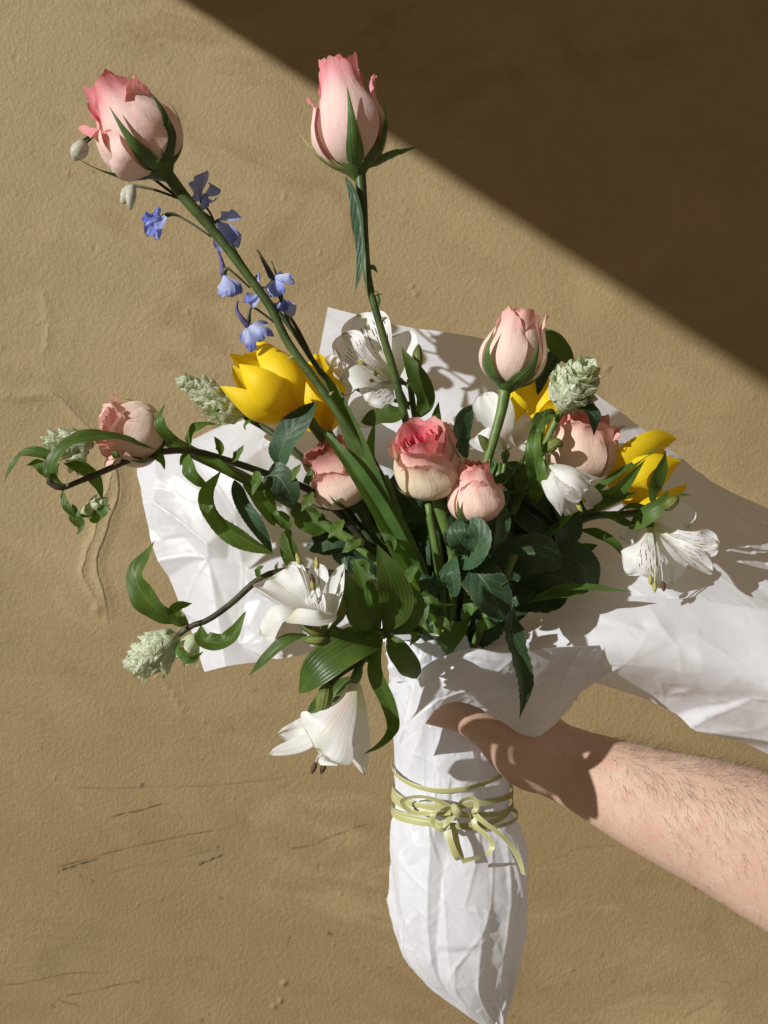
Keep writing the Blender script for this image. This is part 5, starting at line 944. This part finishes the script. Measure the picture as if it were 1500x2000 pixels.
mksprig('sprig with pale green bract spike behind the big yellow tulip', [(480, 815, .014), (510, 832, .012), (545, 855, .008), (600, 905, .006), (680, 1000, .006), (780, 1140, .006), (860, 1330, .004)], [.0022, .0024, .0026],
  [dict(base=(482, 814, .014), tip=(348, 738, .012), wd=64, n=52, seed=3, blen=42), dict(base=(470, 812, .008), tip=(412, 800, .002), wd=58, n=12, seed=8, blen=40)],
  [([(500, 826, .010), (488, 822, .006), (478, 832, .004), (480, 842, .004)], 10, {}), ([(496, 826, .010), (488, 806, .006), (484, 800, .004)], 16, dict(mat='tulip_leaf'))], 'thin_stem')
mksprig('sprig with bract spike hanging at lower left over the paper edge', [(346, 1242, -.03), (375, 1222, -.03), (400, 1214, -.03), (450, 1180, -.028), (505, 1132, -.026), (540, 1117, -.024), (610, 1117, -.022), (690, 1126, -.018), (770, 1160, -.012), (830, 1220, -.006), (865, 1330, -.002)], [.0018, .0020, .0022, .0024, .0024, .0026],
  [dict(base=(348, 1240, -.03), tip=(262, 1304, -.034), wd=82, n=46, seed=4, blen=46), dict(base=(386, 1238, -.032), tip=(366, 1276, -.034), wd=54, n=7, seed=5, blen=40)],
  [([(350, 1218, -.03), (300, 1185, -.042), (266, 1130, -.044), (302, 1056, -.036)], 60, dict(face=(-.5, -.2, -1))), ([(368, 1220, -.03), (346, 1205, -.036), (345, 1188, -.038), (376, 1178, -.034)], 34, dict(face=(-.3, -.5, -1))), ([(392, 1222, -.03), (398, 1250, -.040), (440, 1252, -.042), (482, 1192, -.036)], 40, dict(face=(.1, -.7, -1))),
   ([(346, 1250, -.034), (352, 1276, -.042), (372, 1288, -.044), (398, 1272, -.040)], 22, dict(face=(-.4, .4, -1))), ([(505, 1130, -.026), (506, 1112, -.030), (516, 1104, -.030)], 16, {}), ([(520, 1128, -.026), (516, 1140, -.032), (510, 1150, -.032)], 18, dict(mat='tulip_leaf')), ([(545, 1118, -.024), (540, 1108, -.028), (544, 1096, -.028)], 10, {}),
   ([(800, 1150, -.020), (830, 1166, -.040), (858, 1182, -.044), (890, 1180, -.040)], 26, dict(face=(0, -.9, -.8), mat='tulip_leaf')), ([(812, 1155, -.020), (828, 1180, -.036), (828, 1205, -.038), (818, 1230, -.034)], 24, dict(mat='tulip_leaf', prof='lance')), ([(868, 1282, -.020), (876, 1258, -.036), (892, 1238, -.040), (922, 1206, -.036)], 50, dict(mat='tulip_leaf', fold=.6, face=(-.3, -.3, -1)))])
mksprig('sprig ending in a round pale bract cluster at right beside the peach bud', [(1098, 800, -.020), (1082, 830, -.020), (1060, 880, -.016), (1020, 960, -.010), (975, 1080, -.004), (900, 1330, .0)], [.0022, .0024, .0026],
  [dict(base=(1098, 798, -.018), tip=(1140, 716, -.042), wd=92, n=40, seed=7, blen=46, bw=.56)],
  [([(1112, 790, -.014), (1138, 792, -.030), (1158, 812, -.036), (1160, 852, -.032)], 46, dict(face=(.4, -.2, -1), mat='rose_leaf')), ([(1090, 815, -.02), (1068, 810, -.032), (1050, 840, -.038), (1056, 905, -.034)], 34, dict(wave=.5, mat='sprig_leaf')), ([(1066, 870, -.02), (1048, 880, -.032), (1044, 915, -.034), (1060, 955, -.03)], 32, dict(wave=.4))], 'light_stem')
# dark inner foliage: broad rose leaves packed between the stems of a leafy filler branch
filler = thing('rose_foliage', P(885, 1330, .01), 'dark green rose foliage packed deep in the middle of the bouquet', 'foliage')
tube('stem', [(960, 1010, .02), (930, 1120, .016), (900, 1220, .012), (885, 1330, .01)], .003, M['rose_stem'], filler); tube('stem', [(760, 1000, .02), (810, 1100, .018), (850, 1210, .014), (878, 1330, .01)], .003, M['rose_stem'], filler)
tube('stem', [(845, 990, .0), (856, 1080, .002), (868, 1180, .004), (880, 1330, .01)], .0034, M['light_stem'], filler); tube('stem', [(1010, 1090, -.01), (985, 1130, -.01), (940, 1220, -.006), (895, 1330, .0)], .0032, M['light_stem'], filler)
for pts_ in ([(752, 930, -.030), (790, 1030, -.026), (830, 1120, -.018), (870, 1330, -.004)], [(836, 985, -.034), (850, 1060, -.030), (862, 1130, -.022), (876, 1330, -.004)], [(1005, 1085, -.05), (985, 1130, -.046), (960, 1180, -.030), (898, 1330, -.004)], [(690, 1062, -.014), (740, 1100, -.016), (800, 1160, -.014), (868, 1330, -.004)]):
    tube('stem', pts_, [.0022, .0025, .0028], M['light_stem'], filler)
r = np.random.default_rng(17)
for (x0, y0, x1, y1, wd, dd) in [(720, 1120, 682, 1096, 26, -.040), (742, 1150, 700, 1150, 26, -.044), (790, 1140, 820, 1096, 26, -.044), (812, 1190, 856, 1168, 24, -.046), (850, 1215, 880, 1240, 26, -.044), (770, 1080, 742, 1040, 26, -.040), (900, 1205, 940, 1180, 28, -.048), (930, 1230, 968, 1222, 26, -.044), (955, 1150, 1000, 1128, 28, -.054), (820, 1230, 800, 1262, 22, -.044)]:
    blade('leaf', [(x0, y0, dd), ((x0+x1)/2+5, (y0+y1)/2-6, dd-.010), (x1, y1, dd-.008)], wd, M['tulip_leaf'], filler, 'lance', face=(-.5, -.4, -1), fold=.35, wave=.2, seg=20)
for (x0, y0, x1, y1, wd, dy) in [(930, 1090, 1060, 1030, 90, .012), (940, 1150, 1090, 1130, 96, .006), (930, 1200, 1040, 1180, 90, -.004), (860, 1180, 960, 1090, 100, .010), (840, 1100, 860, 980, 96, .016), (800, 1090, 770, 960, 92, .016), (780, 1120, 690, 1030, 88, .014), (800, 1180, 720, 1120, 92, .008), (840, 1220, 760, 1180, 84, .0), (880, 1230, 860, 1130, 96, .004), (900, 1240, 980, 1190, 84, -.008), (880, 1150, 900, 1020, 92, .014), (990, 1040, 1110, 960, 84, .016), (960, 1000, 1010, 900, 84, .018), (840, 1000, 900, 930, 86, .018), (730, 1080, 650, 1090, 74, .016), (890, 1260, 930, 1200, 80, -.004), (860, 1260, 830, 1200, 74, -.004), (1000, 1120, 1130, 1090, 90, .0), (990, 1170, 1110, 1165, 70, -.012), (700, 1000, 640, 940, 70, .018)]:
    mx, my = (x0+x1)/2+r.uniform(-14, 14), (y0+y1)/2+r.uniform(-14, 14)
    blade('leaf', [(x0, y0, dy), (mx, my, dy-.008), (x1, y1, dy-.002)], wd, M['rose_leaf'], filler, 'round', face=(r.uniform(-.4, .6), r.uniform(-.5, .3), -1), fold=.18, wave=.12, ser=.1, nser=18, seg=30)
